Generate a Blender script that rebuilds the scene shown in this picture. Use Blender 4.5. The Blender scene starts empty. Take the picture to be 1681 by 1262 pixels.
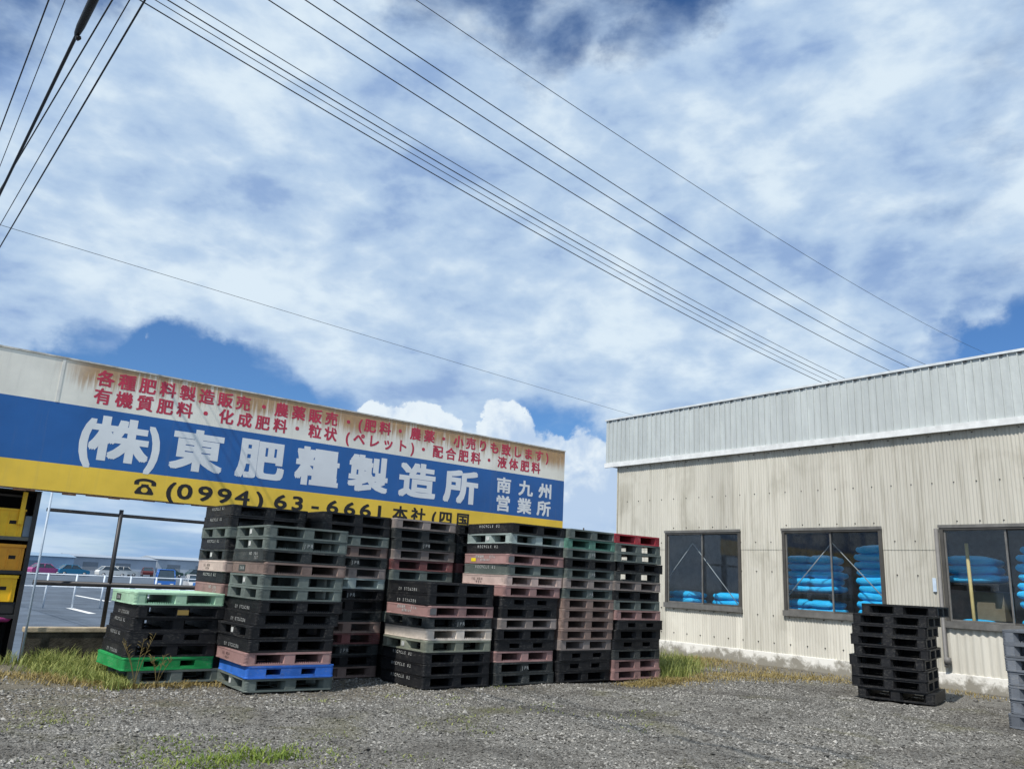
import bpy, bmesh, math, random
import numpy as np
from mathutils import Vector, Matrix
R = math.radians
rnd = random.Random(7)
rng = np.random.default_rng(11)
S = bpy.context.scene
COL = S.collection

# ------------------------------------------------------------------ camera
H = 1.45
cam = bpy.data.cameras.new('camera'); cam.sensor_width = 36; cam.lens = 36*1291/1681
cam.clip_start = .05; cam.clip_end = 6000
co = bpy.data.objects.new('camera', cam); COL.objects.link(co)
cx_, cy_, f_ = 840.5, 631., 1291.
X_ = Vector((2500-cx_, -(1035-cy_), -f_)).normalized()
Y_ = Vector((-230-cx_, -(899-cy_), -f_)); Y_ = (Y_ - X_*Y_.dot(X_)).normalized()
Z_ = X_.cross(Y_)
M = Matrix((X_, Y_, Z_)).to_4x4(); M.translation = (0, 0, H)
co.matrix_world = M
S.camera = co

# ------------------------------------------------------------------ sun, exposure
SUN_EL, SUN_AZ = 52., 16.          # sun stands over -X, a little towards -Y
sd = Vector((-math.cos(R(SUN_EL))*math.cos(R(SUN_AZ)), -math.cos(R(SUN_EL))*math.sin(R(SUN_AZ)), math.sin(R(SUN_EL))))
sl = bpy.data.lights.new('sun', 'SUN'); sl.energy = 4.6; sl.angle = R(.5); sl.color = (1, .95, .87)
so = bpy.data.objects.new('sun', sl); COL.objects.link(so)
so.rotation_euler = sd.to_track_quat('Z', 'Y').to_euler()
S.view_settings.view_transform = 'Standard'; S.view_settings.look = 'None'
S.view_settings.exposure = 0; S.view_settings.gamma = 1
S.cycles.max_bounces = 8; S.cycles.transparent_max_bounces = 16
S.cycles.use_denoising = True

# ------------------------------------------------------------------ node helper
class NT:
    def __init__(s, nt):
        s.nt = nt; s.n = nt.nodes; s.l = nt.links
    def new(s, t, **kw):
        n = s.n.new(t)
        for k, v in kw.items(): setattr(n, k, v)
        return n
    def put(s, sock, v):
        if isinstance(v, bpy.types.NodeSocket): s.l.new(v, sock)
        else: sock.default_value = v
    def math(s, op, a, b=0., c=0., clamp=False):
        n = s.new('ShaderNodeMath', operation=op, use_clamp=clamp)
        s.put(n.inputs[0], a); s.put(n.inputs[1], b); s.put(n.inputs[2], c)
        return n.outputs[0]
    def vmath(s, op, a, b=(0, 0, 0)):
        n = s.new('ShaderNodeVectorMath', operation=op)
        s.put(n.inputs[0], a); s.put(n.inputs[1], b)
        return n.outputs['Value'] if op in ('DOT_PRODUCT', 'LENGTH', 'DISTANCE') else n.outputs[0]
    def noise(s, vec, scale, detail=4, rough=.55, dist=0., out='Fac'):
        n = s.new('ShaderNodeTexNoise')
        if vec is not None: s.put(n.inputs['Vector'], vec)
        s.put(n.inputs['Scale'], scale); n.inputs['Detail'].default_value = detail
        n.inputs['Roughness'].default_value = rough; n.inputs['Distortion'].default_value = dist
        return n.outputs[out]
    def ramp(s, v, a, b, c=0., d=1., smooth=True):
        n = s.new('ShaderNodeMapRange', interpolation_type='SMOOTHSTEP' if smooth else 'LINEAR')
        s.put(n.inputs[0], v)
        for i, q in enumerate((a, b, c, d)): s.put(n.inputs[i+1], q)
        return n.outputs[0]
    def mix(s, f, a, b, blend='MIX'):
        n = s.new('ShaderNodeMix', data_type='RGBA', blend_type=blend)
        s.put(n.inputs[0], f)
        for i, q in ((6, a), (7, b)):
            if not isinstance(q, bpy.types.NodeSocket) and len(q) == 3: q = (*q, 1)
            s.put(n.inputs[i], q)
        return n.outputs[2]
    def sep(s, v):
        n = s.new('ShaderNodeSeparateXYZ'); s.put(n.inputs[0], v); return n.outputs
    def comb(s, x, y, z):
        n = s.new('ShaderNodeCombineXYZ')
        for i, q in enumerate((x, y, z)): s.put(n.inputs[i], q)
        return n.outputs[0]
    def scale(s, v, k): return s.vmath('MULTIPLY', v, k)
    def coord(s, name='Object'): return s.new('ShaderNodeTexCoord').outputs[name]
    def rand(s): return s.new('ShaderNodeObjectInfo').outputs['Random']
    def bump(s, h, strength=.3, dist=.01):
        n = s.new('ShaderNodeBump'); s.put(n.inputs['Height'], h)
        n.inputs['Strength'].default_value = strength; n.inputs['Distance'].default_value = dist
        return n.outputs[0]

# ------------------------------------------------------------------ sky
W = bpy.data.worlds.new('World'); S.world = W; W.use_nodes = True
w = NT(W.node_tree)
bg = w.n['Background']; bg.inputs['Strength'].default_value = .1
sky = w.new('ShaderNodeTexSky', sky_type='NISHITA'); sky.sun_disc = False
sky.sun_elevation = R(SUN_EL); sky.sun_rotation = math.atan2(sd.x, sd.y)
sky.air_density = 1.0; sky.dust_density = .3; sky.ozone_density = 2.5
d = w.coord('Generated')
x, y, z = w.sep(d)
zc = w.math('ADD', w.math('MAXIMUM', z, 0.), .16)
p = w.comb(w.math('DIVIDE', x, zc), w.math('DIVIDE', y, zc), 0.)
wobd = w.vmath('SUBTRACT', w.noise(d, 5., 7, .62, 0, 'Color'), (.5, .5, .5))
dw = w.vmath('NORMALIZE', w.vmath('ADD', d, w.vmath('MULTIPLY', wobd, (.22, .22, .10))))
def blob(v, rad, wt):
    dp = w.vmath('DOT_PRODUCT', dw, Vector(v).normalized())
    return w.ramp(dp, math.cos(rad), 1., 0., wt)
bias = None
GAPS = [((.08,.969,.225),.075,-.10),((.176,.960,.215),.085,-.42),((.253,.945,.207),.085,-.44),((.339,.917,.200),.08,-.40),((.414,.886,.192),.075,-.30),((.50,.845,.190),.06,-.16),((.667,.724,.165),.08,-.22),
        ((.61,.76,.235),.07,-.10),((.72,.65,.24),.07,-.09),((.9,.326,.291),.05,-.22),((.914,.27,.285),.06,-.30),((.875,.394,.275),.05,-.18),((.505,.612,.609),.085,-.15),((.612,.505,.609),.075,-.14),((.58,.49,.65),.13,-.17),
        ((.40,.665,.63),.11,-.14),((.022,.853,.522),.13,-.24),((.47,.66,.58),.25,-.04),((.265,.857,.441),.28,.12),((.5,.73,.42),.32,.10),((.72,.53,.42),.34,.12),((.1,.93,.36),.24,.12),((.45,.83,.30),.26,.10),((.2,.93,.31),.16,.14),((.36,.88,.30),.14,.12),((.68,.63,.34),.25,.06)]
for g in GAPS:
    b = blob(*g); bias = b if bias is None else w.math('ADD', bias, b)
wob = w.noise(d, 7., 5, .6, 0, 'Color')
pw = w.vmath('ADD', p, w.vmath('MULTIPLY', w.vmath('SUBTRACT', wob, (.5, .5, .5)), (.12, .12, 0)))
n1 = w.noise(pw, 1.15, 9, .57, .1)
n1b = w.noise(w.scale(d, (1, 1, 2.3)), 6.5, 8, .56, .15)
dens = w.math('ADD', w.math('ADD', w.math('MULTIPLY', n1, .55), w.math('MULTIPLY', n1b, .62)), bias)
cover = w.math('MULTIPLY', w.ramp(dens, .32, .62), .98)
# light and shade across the cloud layer
n2 = w.noise(w.vmath('ADD', pw, (3.7, 1.9, .0)), 1.7, 8, .54, .1)
n3 = w.noise(w.vmath('ADD', w.scale(d, (1, 1, 2.1)), (5., 2., 1.)), 8.8, 8, .55, .15)
bil = w.math('SUBTRACT', 1., w.math('ABSOLUTE', w.math('SUBTRACT', w.math('MULTIPLY', w.noise(w.vmath('ADD', w.scale(d, (1, 1, 1.7)), (2., 7., 3.)), 8.5, 6, .5, .1), 2.), 1.)))
lum = w.math('ADD', w.math('MULTIPLY', n2, .38), w.math('ADD', w.math('MULTIPLY', n3, .52), w.math('MULTIPLY', w.math('SUBTRACT', bil, .38), .24)))
lum = w.math('ADD', lum, w.math('MULTIPLY', w.math('SUBTRACT', w.math('ADD', dens, w.math('MULTIPLY', bias, -.75)), .6), .22))
c_dark = (2.9, 4.3, 6.9); c_mid = (4.7, 6.2, 8.2); c_lite = (7.3, 8.5, 9.5)
cl = w.mix(w.ramp(lum, .41, .55), c_dark, c_mid)
cl = w.mix(w.ramp(lum, .52, .70), cl, c_lite)
blue = w.mix(1., sky.outputs[0], (.52, .80, 1.12), 'MULTIPLY')
skyc = w.mix(cover, blue, cl)
# low cumulus heaps near the horizon, with crisp heads
cum = None
for g in [((.470,.860,.180),.042,1.),((.505,.840,.184),.045,1.),((.535,.822,.170),.045,.9),((.612,.764,.186),.048,1.1),((.625,.765,.155),.06,1.),((.701,.703,.105),.09,1.1),((.66,.74,.12),.08,.8)]:
    b = blob(*g); cum = b if cum is None else w.math('MAXIMUM', cum, b)
cn = w.noise(d, 17., 8, .58, .5)
cmask = w.ramp(w.math('ADD', cum, w.math('MULTIPLY', w.math('SUBTRACT', cn, .5), 1.5)), .30, .52)
cs = w.ramp(w.math('ADD', w.noise(d, 24., 6, .55, .3), w.math('MULTIPLY', w.math('SUBTRACT', z, .16), 2.2)), .35, .66)
cumc = w.mix(cs, (4.9, 6.3, 8.3), (8.0, 8.9, 9.6))
skyc = w.mix(cmask, skyc, cumc)
# grey blue layer low over the horizon
low = w.ramp(z, .0, .10, 1., 0.)
lown = w.noise(w.scale(d, (2.5, 2.5, 22.)), 2.2, 6, .55)
lowc = w.mix(w.ramp(lown, .38, .62), (2.6, 4.3, 7.0), (5.8, 7.2, 8.8))
skyc = w.mix(w.math('MULTIPLY', low, .8), skyc, lowc)
w.l.new(skyc, bg.inputs['Color'])

# ------------------------------------------------------------------ materials
def new_mat(name):
    m = bpy.data.materials.new(name); m.use_nodes = True
    t = NT(m.node_tree); return m, t, t.n['Principled BSDF']
def plain(name, c, rough=.6, metal=0., var=.15, nscale=6., bump=0., spec=.5, bscale=40.):
    m, t, b = new_mat(name)
    v = t.coord()
    n = t.noise(v, nscale, 6, .6)
    k = t.ramp(n, .3, .7, 1-var, 1+var, False)
    col = t.mix(1., (*c, 1), t.comb(k, k, k), 'MULTIPLY')
    t.put(b.inputs['Base Color'], col)
    b.inputs['Roughness'].default_value = rough; b.inputs['Metallic'].default_value = metal
    b.inputs['Specular IOR Level'].default_value = spec
    if bump: t.put(b.inputs['Normal'], t.bump(t.noise(v, bscale, 5, .6), .5, bump))
    return m
def plastic(name, c, worn=.25, rough=.5):
    """weathered moulded plastic: chalky scuffs, dirt, small tone change from piece to piece"""
    m, t, b = new_mat(name)
    r = t.rand()
    v = t.vmath('ADD', t.coord(), t.comb(t.math('MULTIPLY', r, 37.), t.math('MULTIPLY', r, 19.), 0.))
    big = t.noise(v, 2.6, 6, .62)
    fine = t.noise(t.scale(v, (1, 1, 3.)), 26., 5, .65)
    k = t.math('MULTIPLY', t.ramp(big, .3, .7, .72, 1.22, False), t.ramp(r, 0., 1., .82, 1.2, False))
    col = t.mix(1., (*c, 1), t.comb(k, k, k), 'MULTIPLY')
    dust = (.30, .285, .25)
    sc = t.math('MULTIPLY', t.ramp(t.math('ADD', fine, t.math('MULTIPLY', big, .5)), .78, 1.0), worn)
    col = t.mix(sc, col, dust)
    gr = t.math('MULTIPLY', t.ramp(t.noise(v, 7., 6, .7), .52, .75), worn*1.1)
    col = t.mix(gr, col, (.05, .045, .04))
    t.put(b.inputs['Base Color'], col)
    t.put(b.inputs['Roughness'], t.ramp(fine, .3, .7, rough-.1, rough+.2))
    b.inputs['Specular IOR Level'].default_value = .28
    t.put(b.inputs['Normal'], t.bump(t.math('ADD', fine, t.noise(v, 90., 2, .5)), .25, .003))
    return m
PAL = {  # code: (base colour, wording)
 'k': ((.0105,.0112,.0135), 'black plastic'), 'c': ((.030,.035,.036), 'charcoal plastic'),
 'g': ((.115,.140,.130), 'grey-green plastic'), 'lg': ((.30,.36,.345), 'pale blue-grey plastic'),
 'p': ((.31,.185,.175), 'dusty pink plastic'), 'pc': ((.52,.40,.36), 'pale pink plastic'), 'b': ((.21,.150,.130), 'brownish plastic'),
 'r': ((.165,.065,.065), 'dull maroon plastic'), 'gp': ((.235,.20,.185), 'pinkish-grey plastic'),
 'cr': ((.66,.58,.50), 'cream plastic'), 'm': ((.36,.56,.40), 'mint green plastic'), 'gn': ((.015,.275,.075), 'bright green plastic'),
 'bl': ((.03,.14,.53), 'bright blue plastic'), 'rd': ((.33,.03,.045), 'crimson plastic'), 't': ((.085,.20,.155), 'dull teal plastic'),
 'o': ((.20,.215,.17), 'olive-grey plastic'), 'mg': ((.13,.145,.17), 'mid grey plastic')}
PM = {k: plastic('plastic_'+v[1].replace(' ', '_').replace('-', '_'), v[0], .22 if k in ('k',) else .38) for k, v in PAL.items()}
white_ink = plain('white_ink', (.50,.51,.50), .7, var=.45, nscale=24)
tag_ink = plain('worn_tag_ink', (.30,.32,.32), .7, var=.4, nscale=24)
dark_ink = plain('dark_ink', (.03,.022,.025), .6)
red_ink = plain('dark_red_ink', (.25,.03,.05), .6)
yellow_sticker = plain('yellow_sticker', (.80,.62,.02), .5)
patch_mat = plain('dark_patch', (.045,.05,.048), .6)
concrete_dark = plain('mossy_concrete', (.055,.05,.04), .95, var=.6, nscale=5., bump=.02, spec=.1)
steel_dark = plain('dark_steel', (.035,.035,.038), .5, .3)
steel_grey = plain('galvanised_steel', (.38,.40,.42), .45, .4)
black_rubber = plain('black_rubber', (.012,.012,.013), .8)
wire_mat = plain('cable_black', (.012,.012,.014), .6)

# ------------------------------------------------------------------ mesh builder
class MB:
    def __init__(s): s.v = []; s.f = []; s.m = []; s.sm = []
    def add(s, verts, faces, mi=0, smooth=False):
        o = len(s.v); s.v += [tuple(q) for q in verts]
        for f in faces: s.f.append(tuple(i+o for i in f)); s.m.append(mi); s.sm.append(smooth)
    def box(s, x0, x1, y0, y1, z0, z1, mi=0):
        s.add([(x0,y0,z0),(x1,y0,z0),(x1,y1,z0),(x0,y1,z0),(x0,y0,z1),(x1,y0,z1),(x1,y1,z1),(x0,y1,z1)],
              [(0,3,2,1),(4,5,6,7),(0,1,5,4),(1,2,6,5),(2,3,7,6),(3,0,4,7)], mi)
    def bbox(s, x0, x1, y0, y1, z0, z1, b=.01, mi=0):
        """box with chamfered edges"""
        bm = bmesh.new(); bmesh.ops.create_cube(bm, size=1)
        for v in bm.verts: v.co = Vector(((x0+x1)/2+v.co.x*(x1-x0), (y0+y1)/2+v.co.y*(y1-y0), (z0+z1)/2+v.co.z*(z1-z0)))
        bmesh.ops.bevel(bm, geom=bm.edges[:], offset=b, segments=2, affect='EDGES', profile=.6)
        s.bm(bm, mi)
    def bm(s, bm, mi=0, smooth=False):
        bm.verts.index_update()
        s.add([v.co[:] for v in bm.verts], [[v.index for v in f.verts] for f in bm.faces], mi, smooth); bm.free()
    def prism(s, pts, z0, z1, mi=0):
        n = len(pts)
        s.add([(*q, z0) for q in pts]+[(*q, z1) for q in pts],
              [tuple(range(n-1, -1, -1)), tuple(range(n, 2*n))]+[(i, (i+1)%n, n+(i+1)%n, n+i) for i in range(n)], mi)
    def tube(s, pts, r, n=6, mi=0, cap=True, smooth=True):
        pts = [Vector(q) for q in pts]; rings = []; up = None
        rr = r if hasattr(r, '__len__') else [r]*len(pts)
        for i, q in enumerate(pts):
            t = (pts[min(i+1, len(pts)-1)]-pts[max(i-1, 0)]).normalized()
            if up is None: up = t.orthogonal().normalized()
            up = (up-t*up.dot(t)).normalized(); sd_ = t.cross(up)
            rings += [q+(up*math.cos(2*math.pi*k/n)+sd_*math.sin(2*math.pi*k/n))*rr[i] for k in range(n)]
        f = []
        for i in range(len(pts)-1):
            for k in range(n):
                f.append((i*n+k, i*n+(k+1)%n, (i+1)*n+(k+1)%n, (i+1)*n+k))
        if cap: f += [tuple(range(n-1, -1, -1)), tuple((len(pts)-1)*n+k for k in range(n))]
        s.add(rings, f, mi, smooth)
    def lathe(s, prof, n=20, c=(0, 0, 0), axis='Z', mi=0):
        vs = []
        for r, h in prof:
            for k in range(n):
                a = 2*math.pi*k/n; q = (r*math.cos(a), r*math.sin(a), h)
                if axis == 'Y': q = (q[0], q[2], q[1])
                if axis == 'X': q = (q[2], q[0], q[1])
                vs.append((q[0]+c[0], q[1]+c[1], q[2]+c[2]))
        f = [(i*n+k, i*n+(k+1)%n, (i+1)*n+(k+1)%n, (i+1)*n+k) for i in range(len(prof)-1) for k in range(n)]
        s.add(vs, f, mi, True)
    def mesh(s, name, mats=()):
        me = bpy.data.meshes.new(name); me.from_pydata(s.v, [], s.f)
        for m in mats: me.materials.append(m)
        me.polygons.foreach_set('material_index', s.m); me.polygons.foreach_set('use_smooth', s.sm)
        me.validate(); me.update(); return me
    def build(s, name, mats, parent=None, **kw):
        if not isinstance(mats, (list, tuple)): mats = [mats]
        return link(name, s.mesh(name, mats), parent, **kw)
def link(name, me, parent=None, loc=None, mat=None):
    o = bpy.data.objects.new(name, me); COL.objects.link(o)
    if parent: o.parent = parent
    if loc: o.location = loc
    if mat is not None:
        o.material_slots[0].link = 'OBJECT'; o.material_slots[0].material = mat
    return o
def tag(o, label=None, cat=None, group=None, kind=None):
    if label: o['label'] = label
    if cat: o['category'] = cat
    if group: o['group'] = group
    if kind: o['kind'] = kind
    return o
def empty(name, loc=(0, 0, 0), rz=0.):
    o = bpy.data.objects.new(name, None); COL.objects.link(o); o.location = loc; o.rotation_euler = (0, 0, rz)
    o.empty_display_size = .2; return o
def copy_tree(o, parent=None):
    c = o.copy(); COL.objects.link(c)
    if parent: c.parent = parent
    for ch in o.children: copy_tree(ch, c)
    return c

# ------------------------------------------------------------------ lettering
def glyphs(chars, bold=0.):
    """[(text, x, z, height, width_factor, rot180)] -> verts, faces of flat letters in the XZ plane facing -Y"""
    mb = MB(); cache = {}
    for (t, x0, z0, h, sx, flip) in chars:
        key = (t, bold)
        if key not in cache:
            cu = bpy.data.curves.new('lettering_curve', 'FONT'); cu.body = t; cu.size = 1.; cu.resolution_u = 3
            cu.align_x = 'CENTER'
            ob = bpy.data.objects.new('lettering_curve', cu); COL.objects.link(ob)
            bpy.context.view_layer.update()
            me = bpy.data.meshes.new_from_object(ob.evaluated_get(bpy.context.evaluated_depsgraph_get()))
            vs = [v.co.copy() for v in me.vertices]; fs = [tuple(q.vertices) for q in me.polygons]
            bpy.data.objects.remove(ob); bpy.data.curves.remove(cu); bpy.data.meshes.remove(me)
            cache[key] = (vs, fs)
        vs, fs = cache[key]
        s = -1 if flip else 1
        cyo = .36
        for k in range(9 if bold else 1):        # heavy strokes: the outline laid again round a small circle, each a hair in front
            ox, oz = (0, 0) if k == 0 else [(bold*a/sx, bold*.8*b_) for a in (-1, 0, 1) for b_ in (-1, 0, 1) if a or b_][k-1]
            mb.add([(x0+(s*v.x+ox)*h*sx, -.00012*k, z0+(s*(v.y-cyo)+oz)*h) for v in vs], fs)
    return mb

# ------------------------------------------------------------------ ground
waves = [(rng.uniform(0, 2*math.pi), rng.uniform(0, 6.28), 2*math.pi/L, A) for L, A in
         [(3.1,.010),(2.2,.008),(1.5,.007),(1.1,.005),(.8,.005),(.62,.004),(.5,.004),(.41,.003),(.33,.003),(.27,.002)] for _ in range(2)]
def gh(x, y):
    x = np.asarray(x, float); y = np.asarray(y, float); h = np.zeros_like(x)
    for a, ph, k, A in waves: h = h + A*np.sin((x*math.cos(a)+y*math.sin(a))*k+ph)
    # shallow wheel rut across the foreground
    t = (y-7.6)+.62*(x-4.)+.12*np.sin(x*1.7)
    h = h-.05*np.exp(-(t/.16)**2)
    near = np.clip((9.0-y)/1.5, 0, 1)*np.clip((13.5-x)/1.5, 0, 1)
    return h*(.35+.65*near)-.022
xs = np.concatenate([[-60,-30,-14,-7], np.arange(-3, 15.6, .07), [20,32,60]])
ys = np.concatenate([[-60,-30,-12,-3], np.arange(1.5, 13.56, .07), [13.58]])
gx, gy = np.meshgrid(xs, ys)
gz = gh(gx, gy)
nx, ny = len(xs), len(ys)
V = np.stack([gx.ravel(), gy.ravel(), gz.ravel()], 1)
ii, jj = np.meshgrid(np.arange(nx-1), np.arange(ny-1)); a = (jj*nx+ii).ravel()
F = np.stack([a, a+1, a+1+nx, a+nx], 1)
def np_mesh(name, V, F, mats, smooth=False):
    me = bpy.data.meshes.new(name); k = F.shape[1]
    me.vertices.add(len(V)); me.vertices.foreach_set('co', V.astype(np.float32).ravel())
    me.loops.add(F.size); me.loops.foreach_set('vertex_index', F.astype(np.int32).ravel())
    me.polygons.add(len(F)); me.polygons.foreach_set('loop_start', np.arange(0, F.size, k, dtype=np.int32))
    me.polygons.foreach_set('use_smooth', np.full(len(F), smooth))
    for m in mats: me.materials.append(m)
    me.update(calc_edges=True); me.validate(); return me
m, t, b = new_mat('gravel_ground')
v = t.coord()
vor = t.new('ShaderNodeTexVoronoi'); t.put(vor.inputs['Vector'], v); vor.inputs['Scale'].default_value = 48.
vor2 = t.new('ShaderNodeTexVoronoi'); t.put(vor2.inputs['Vector'], v); vor2.inputs['Scale'].default_value = 105.
vc = t.sep(vor.outputs['Color'])[0]; vc2 = t.sep(vor2.outputs['Color'])[1]
stone = t.mix(t.math('ADD', t.math('MULTIPLY', vc, .5), t.math('MULTIPLY', vc2, .5)), (.078,.075,.068), (.30,.29,.265))
patch = t.noise(v, .75, 7, .62, .6)
stone = t.mix(t.ramp(patch, .50, .68, 0., .75), stone, (.10,.095,.086))
ss = t.sep(v)
edge = t.ramp(t.math('ADD', ss[1], t.math('MULTIPLY', patch, 3.)), 9.6, 11.3)
stone = t.mix(t.math('MULTIPLY', edge, .6), stone, (.17,.145,.10))
mossy = t.ramp(t.noise(t.vmath('ADD', v, (9, 4, 0)), .9, 6, .6, .4), .54, .7, 0., .5)
stone = t.mix(mossy, stone, (.13,.125,.075))
t.put(b.inputs['Base Color'], stone); b.inputs['Roughness'].default_value = .95; b.inputs['Specular IOR Level'].default_value = .15
t.put(b.inputs['Normal'], t.bump(t.math('ADD', t.math('MULTIPLY', vor.outputs['Distance'], -1.), t.math('MULTIPLY', vor2.outputs['Distance'], -.5)), .9, .02))
tag(link('ground', np_mesh('ground', V, F, [m], True)), kind='structure')
GM = m
mb = MB(); mb.box(13.4, 70, 13.583, 24, -1.2, -.03); mb.box(-60, 13.4, 13.583, 13.6, -1.2, -.03)
tag(mb.build('yard_edge', GM), kind='structure')
asphalt = plain('asphalt', (.085,.108,.14), .85, var=.35, nscale=.6, bump=.01, spec=.3)  # blue in the asphalt colour imitates haze over the lot
paint = plain('road_paint', (.75,.75,.73), .7, var=.2, nscale=9)
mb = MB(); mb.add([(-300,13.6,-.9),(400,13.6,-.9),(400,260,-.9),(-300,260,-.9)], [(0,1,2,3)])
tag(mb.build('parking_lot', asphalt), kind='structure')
land = plain('far_land', (.10,.12,.07), .95, var=.4, nscale=.02)
mb = MB(); mb.add([(-2500,-2500,-1.15),(2500,-2500,-1.15),(2500,3500,-1.15),(-2500,3500,-1.15)], [(0,1,2,3)])
tag(mb.build('terrain', land), kind='structure')
mb = MB()
for (x0, y0, x1, y1, wd) in [(8.45,44.6,8.6,40.2,.16),(6.2,30.5,6.6,26.2,.14),(11.6,60,11.9,52,.16),(16,60,16.4,52,.16),(20.5,60,21,52,.16)]:
    mb.add([(x0-wd,y0,-.895),(x1-wd,y1,-.895),(x1+wd,y1,-.895),(x0+wd,y0,-.895)], [(0,1,2,3)])
tag(mb.build('road_markings', paint), kind='structure')
# distant hill line
mb = MB(); n = 60; vs = []
for i in range(n+1):
    xx = -500+i*40; vs += [(xx, 1500, -2), (xx, 1500+.0, 3.5+1.5*math.sin(i*.37)+1.*math.sin(i*.9+1)), (xx, 1700, -2)]
mb.add(vs, [q for i in range(n) for q in ((i*3, i*3+3, i*3+4, i*3+1), (i*3+1, i*3+4, i*3+5, i*3+2))])
tag(mb.build('hills', plain('hill_blue', (.10,.15,.20), .95, nscale=.004)), kind='structure')

# loose stones
def stones(name, n, region, size, cols, label):
    x = rng.uniform(region[0], region[1], n); y = rng.uniform(region[2], region[3], n)
    keep = ~((x > 12.1) & (y > 5.4) & (y < 6.5) & (x < 13.3))
    for (a0, a1, b0, b1) in ((2.75,3.85,10.85,12),(3.95,5.0,9.8,12),(5,7.3,10.6,12),(6.15,7.2,9.35,10.4),(7.35,10.7,9.3,10.4)): keep &= ~((x > a0) & (x < a1) & (y > b0) & (y < b1))
    x, y = x[keep], y[keep]
    n = len(x); s = rng.uniform(size[0], size[1], n)*(rng.random(n)**2*.9+.6)
    base = np.array([(1,0,0),(0,1,0),(-1,0,0),(0,-1,0),(0,0,1),(0,0,-1)], float)
    P = base[None]*rng.uniform(.65, 1.3, (n, 6, 1))*np.stack([s, s*rng.uniform(.6, 1, n), s*rng.uniform(.35, .75, n)], 1)[:, None]
    P += rng.normal(0, .18, P.shape)*s[:, None, None]
    th = rng.uniform(0, 6.28, n); c, sn = np.cos(th)[:, None], np.sin(th)[:, None]
    P = np.stack([P[..., 0]*c-P[..., 1]*sn, P[..., 0]*sn+P[..., 1]*c, P[..., 2]], 2)
    P += np.stack([x, y, gh(x, y)+s*.18], 1)[:, None]
    fc = np.array([(0,1,4),(1,2,4),(2,3,4),(3,0,4),(1,0,5),(2,1,5),(3,2,5),(0,3,5)])
    Fc = (fc[None]+np.arange(n)[:, None, None]*6).reshape(-1, 3)
    me = np_mesh(name, P.reshape(-1, 3), Fc, cols)
    at = me.attributes.new('tone', 'FLOAT', 'POINT'); at.data.foreach_set('value', np.repeat(rng.random(n), 6).astype(np.float32))
    return tag(link(name, me), label, kind='stuff')
m, t, b = new_mat('stone_chips')
at = t.new('ShaderNodeAttribute'); at.attribute_name = 'tone'
tone = t.math('POWER', at.outputs['Fac'], 1.7)
col = t.mix(tone, (.070,.067,.061), (.41,.397,.366))
pt = t.noise(t.coord(), .75, 7, .62, .6)
col = t.mix(t.ramp(pt, .46, .64, 0., .72), col, (.085,.081,.073))
mo = t.ramp(t.noise(t.vmath('ADD', t.coord(), (9, 4, 0)), .9, 6, .6, .4), .52, .68, 0., .55)
col = t.mix(mo, col, (.12,.115,.065))
t.put(b.inputs['Base Color'], col); b.inputs['Roughness'].default_value = .9; b.inputs['Specular IOR Level'].default_value = .2
stones('gravel', 150000, (.2, 13.5, 2.6, 10.9), (.0055, .0165), [m], 'loose grey crushed stone spread over the yard')
stones('gravel', 9000, (.2, 15.0, 3.2, 12.6), (.010, .024), [m], 'coarser grey stones lying over the yard')

# ------------------------------------------------------------------ grass
def blades(name, spots, mats, label):
    """spots: (x, y, spread_x, spread_y, count, height, lean)"""
    VV, FF, TT = [], [], []; o = 0
    for (cx, cy, sx, sy, n, h, lean) in spots:
        x = rng.normal(cx, sx, n); y = rng.normal(cy, sy, n)
        y = np.minimum(y, 13.36); z = gh(x, y)
        hh = h*rng.uniform(.45, 1.15, n)*np.exp(-.25*((x-cx)/max(sx, .01))**2*.5)
        th = rng.uniform(0, 6.28, n); ln = hh*lean*rng.uniform(.2, 1.3, n); wd = rng.uniform(.004, .0085, n)
        dx, dy = np.cos(th), np.sin(th)
        lv = []
        for q in (0., .4, .75, 1.):
            px = x+dx*ln*q**1.8; py = y+dy*ln*q**1.8; pz = z+hh*(q-.25*lean*q**3); wq = wd*(1-q*.85)
            lv += [np.stack([px-dy*wq, py+dx*wq, pz], 1), np.stack([px+dy*wq, py-dx*wq, pz], 1)]
        P = np.stack(lv, 1)
        fc = np.array([(0,1,3,2),(2,3,5,4),(4,5,7,6)])
        FF.append((fc[None]+np.arange(n)[:, None, None]*8+o).reshape(-1, 4)); VV.append(P.reshape(-1, 3)); o += n*8
        TT.append(np.repeat(rng.random(n), 8))
    me = np_mesh(name, np.concatenate(VV), np.concatenate(FF), mats, True)
    at = me.attributes.new('tone', 'FLOAT', 'POINT'); at.data.foreach_set('value', np.concatenate(TT).astype(np.float32))
    return tag(link(name, me), label, kind='stuff')
def grass_mat(name, c0, c1):
    m, t, b = new_mat(name)
    at = t.new('ShaderNodeAttribute'); at.attribute_name = 'tone'
    t.put(b.inputs['Base Color'], t.mix(at.outputs['Fac'], c0, c1)); b.inputs['Roughness'].default_value = .7
    tr = t.new('ShaderNodeBsdfTranslucent'); t.put(tr.inputs['Color'], t.mix(at.outputs['Fac'], c0, c1))
    mx = t.new('ShaderNodeMixShader'); mx.inputs[0].default_value = .3
    t.l.new(b.outputs[0], mx.inputs[1]); t.l.new(tr.outputs[0], mx.inputs[2]); t.l.new(mx.outputs[0], t.n['Material Output'].inputs[0])
    return m
GG = grass_mat('grass_green', (.10,.15,.025), (.40,.42,.13)); GD = grass_mat('grass_straw', (.20,.15,.05), (.42,.33,.13))
GB = grass_mat('grass_bright', (.10,.17,.02), (.24,.30,.045))
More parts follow.
